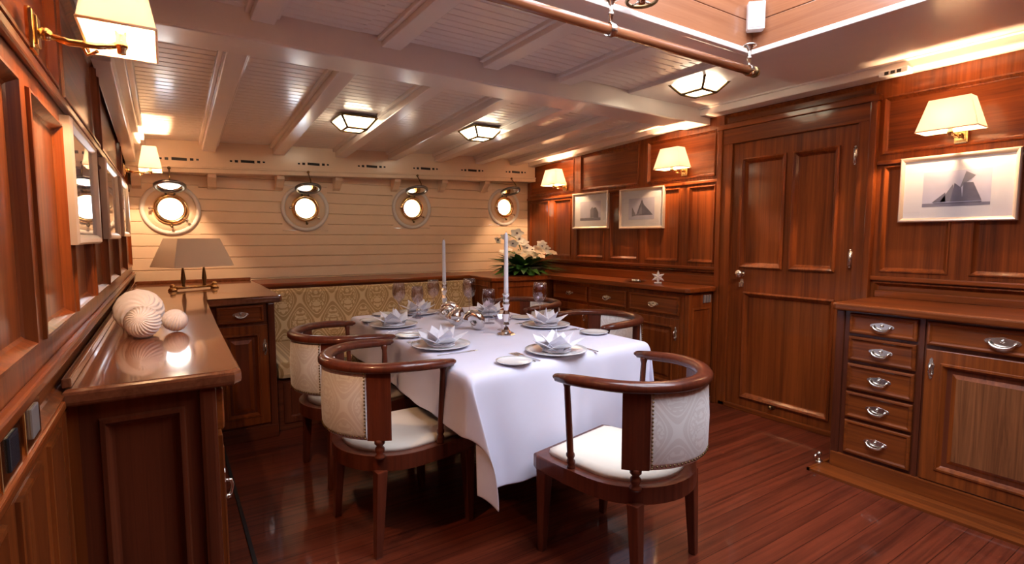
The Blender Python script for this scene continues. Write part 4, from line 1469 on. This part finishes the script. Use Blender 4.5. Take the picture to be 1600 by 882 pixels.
b = MB(); b.cyl((-.14, 0, .236), (.14, 0, .236), .005); b.cyl((-.075, -.09, .236), (-.075, .09, .236), .004); b.cyl((.075, -.09, .236), (.075, .09, .236), .004); b.build('shade_carrier', 'brass', tl)

# flowers
fa = thing('flower_arrangement', 'white orchids and cream roses with dark leaves on the corner worktop', 'flowers', (3.12, 4.52, .926))
fa.scale = (1.4, 1.4, 1.05)
b = MB(); b.lathe([(.12, 0), (.15, .02), (.17, .07), (.165, .08), (.14, .05), (.002, .04)], (0, 0, 0), 20); b.build('bowl', 'black', fa)
rg = random.Random(11)


def leaf_mesh(b, p, d, L_, w_, droop):
    d = d.normalized(); side = d.cross(Vector((0, 0, 1)));
    if side.length < .1: side = Vector((1, 0, 0))
    side.normalize(); rows = []
    for i in range(6):
        t = i / 5; ww = w_ * math.sin(PI * min(1, t * .92 + .06))
        c = p + d * L_ * t + Vector((0, 0, -droop * t * t))
        rows.append([c - side * ww + Vector((0, 0, .3 * ww)), c, c + side * ww + Vector((0, 0, .3 * ww))])
    b.grid(rows)


for k in range(96):
    a = rg.random() * 2 * PI; el = rg.uniform(-.15, .95)
    d = Vector((math.cos(a) * math.cos(el), math.sin(a) * math.cos(el), math.sin(el)))
    b = MB(); leaf_mesh(b, Vector((d.x * .05, d.y * .05, .06 + .02 * rg.random())), d, rg.uniform(.17, .29), rg.uniform(.018, .036), rg.uniform(.02, .09))
    for q in b.bm.verts: q.co.z = max(q.co.z, .006)
    b.build('leaf', 'leaf' if k % 3 else 'leaf2', fa, fix=False)


def bloom(p, R, m, petals, nm):
    b = MB()
    up = Vector((rg.uniform(-.5, .3), rg.uniform(-1.0, -.3), rg.uniform(.2, .9))).normalized()
    q = up.to_track_quat('Z', 'Y').to_matrix()
    for k in range(petals):
        a = 2 * PI * k / petals
        rows = []
        for i in range(4):
            t = i / 3
            c = Vector((math.cos(a), math.sin(a), .35 * t * (1 - .5 * t))) ; c = Vector((c.x * R * (t + .05), c.y * R * (t + .05), c.z * R))
            wv = R * .48 * math.sin(PI * (t * .75 + .15)); s_ = Vector((-math.sin(a), math.cos(a), 0))
            rows.append([p + q @ (c - s_ * wv), p + q @ (c + Vector((0, 0, -.06 * R))), p + q @ (c + s_ * wv)])
        b.grid(rows)
    o = b.build(nm, m, fa, fix=False)
    if petals == 5:
        b = MB(); b.ball(p + q @ Vector((0, 0, .006)), R * .2, 8, 5); b.build('flower_heart', 'orchid_heart', o)


for k in range(24):
    a = rg.random() * 2 * PI; rr = rg.uniform(.02, .19)
    bloom(Vector((rr * math.cos(a) * 1.1, rr * math.sin(a) - .03, rg.uniform(.16, .24))), rg.uniform(.028, .040), 'rose' if k % 3 else 'petal', 6, 'rose_bloom')
for p, R in (((-.20, -.05, .36), .040), ((-.235, .0, .33), .034), ((-.10, -.05, .40), .05), ((-.11, -.09, .345), .045), ((-.06, -.06, .31), .048), ((-.15, -.07, .30), .042), ((-.04, -.09, .26), .045), ((.07, -.08, .25), .042), ((.13, -.04, .30), .040), ((.11, -.07, .275), .040), ((.16, -.05, .25), .038), ((.0, -.10, .24), .038)):
    bloom(Vector(p), R, 'petal', 5, 'orchid_bloom')
b = MB(); b.wire([(0, 0, .05), (-.03, -.01, .2), (-.08, -.03, .34), (-.16, -.03, .39), (-.235, 0, .34)], .004, 6); b.wire([(.02, 0, .05), (.05, -.02, .18), (.10, -.03, .28), (.16, -.04, .26)], .004, 6); b.build('stem', 'leaf2', fa)

# star ornament and silver bits on the far worktop
b = MB()
pts = []
for k in range(12):
    a = 2 * PI * k / 12 + PI / 2; rr = .058 if k % 2 == 0 else .026
    pts.append((rr * math.cos(a), rr * math.sin(a)))
fz_ = lambda x, y, z: Vector((x, z, y + .052))
cF, cB = Vector((0, -.018, .052)), Vector((0, .018, .052))
for k in range(12):
    a_, c_ = fz_(*pts[k], 0), fz_(*pts[(k + 1) % 12], 0)
    b.face([a_, c_, cF]); b.face([c_, a_, cB])
o = b.build('star_ornament', 'petal'); o.location = (3.36, 2.94, .9275); o.rotation_euler = (0, 0, -.9); tag(o, 'white standing star ornament on the right worktop', 'ornament')
b = MB(); b.box((-.03, -.014, 0), (.03, .014, .012), .003); b.build('foot', 'petal', o)
b = MB(); b.lathe([(.05, 0), (.052, .003), (.07, .008), (.072, .010), (.05, .006), (.002, .005)], (0, 0, 0), 24); b.lathe([(.03, .006), (.034, .018), (.02, .024), (.002, .026)], (.01, 0, 0), 14)
o = b.build('silver_dish', 'silver'); o.location = (3.36, 3.19, .9255); o.scale = (1, 1.4, 1); tag(o, 'small flat silver dish lying left of the star ornament', 'dish')
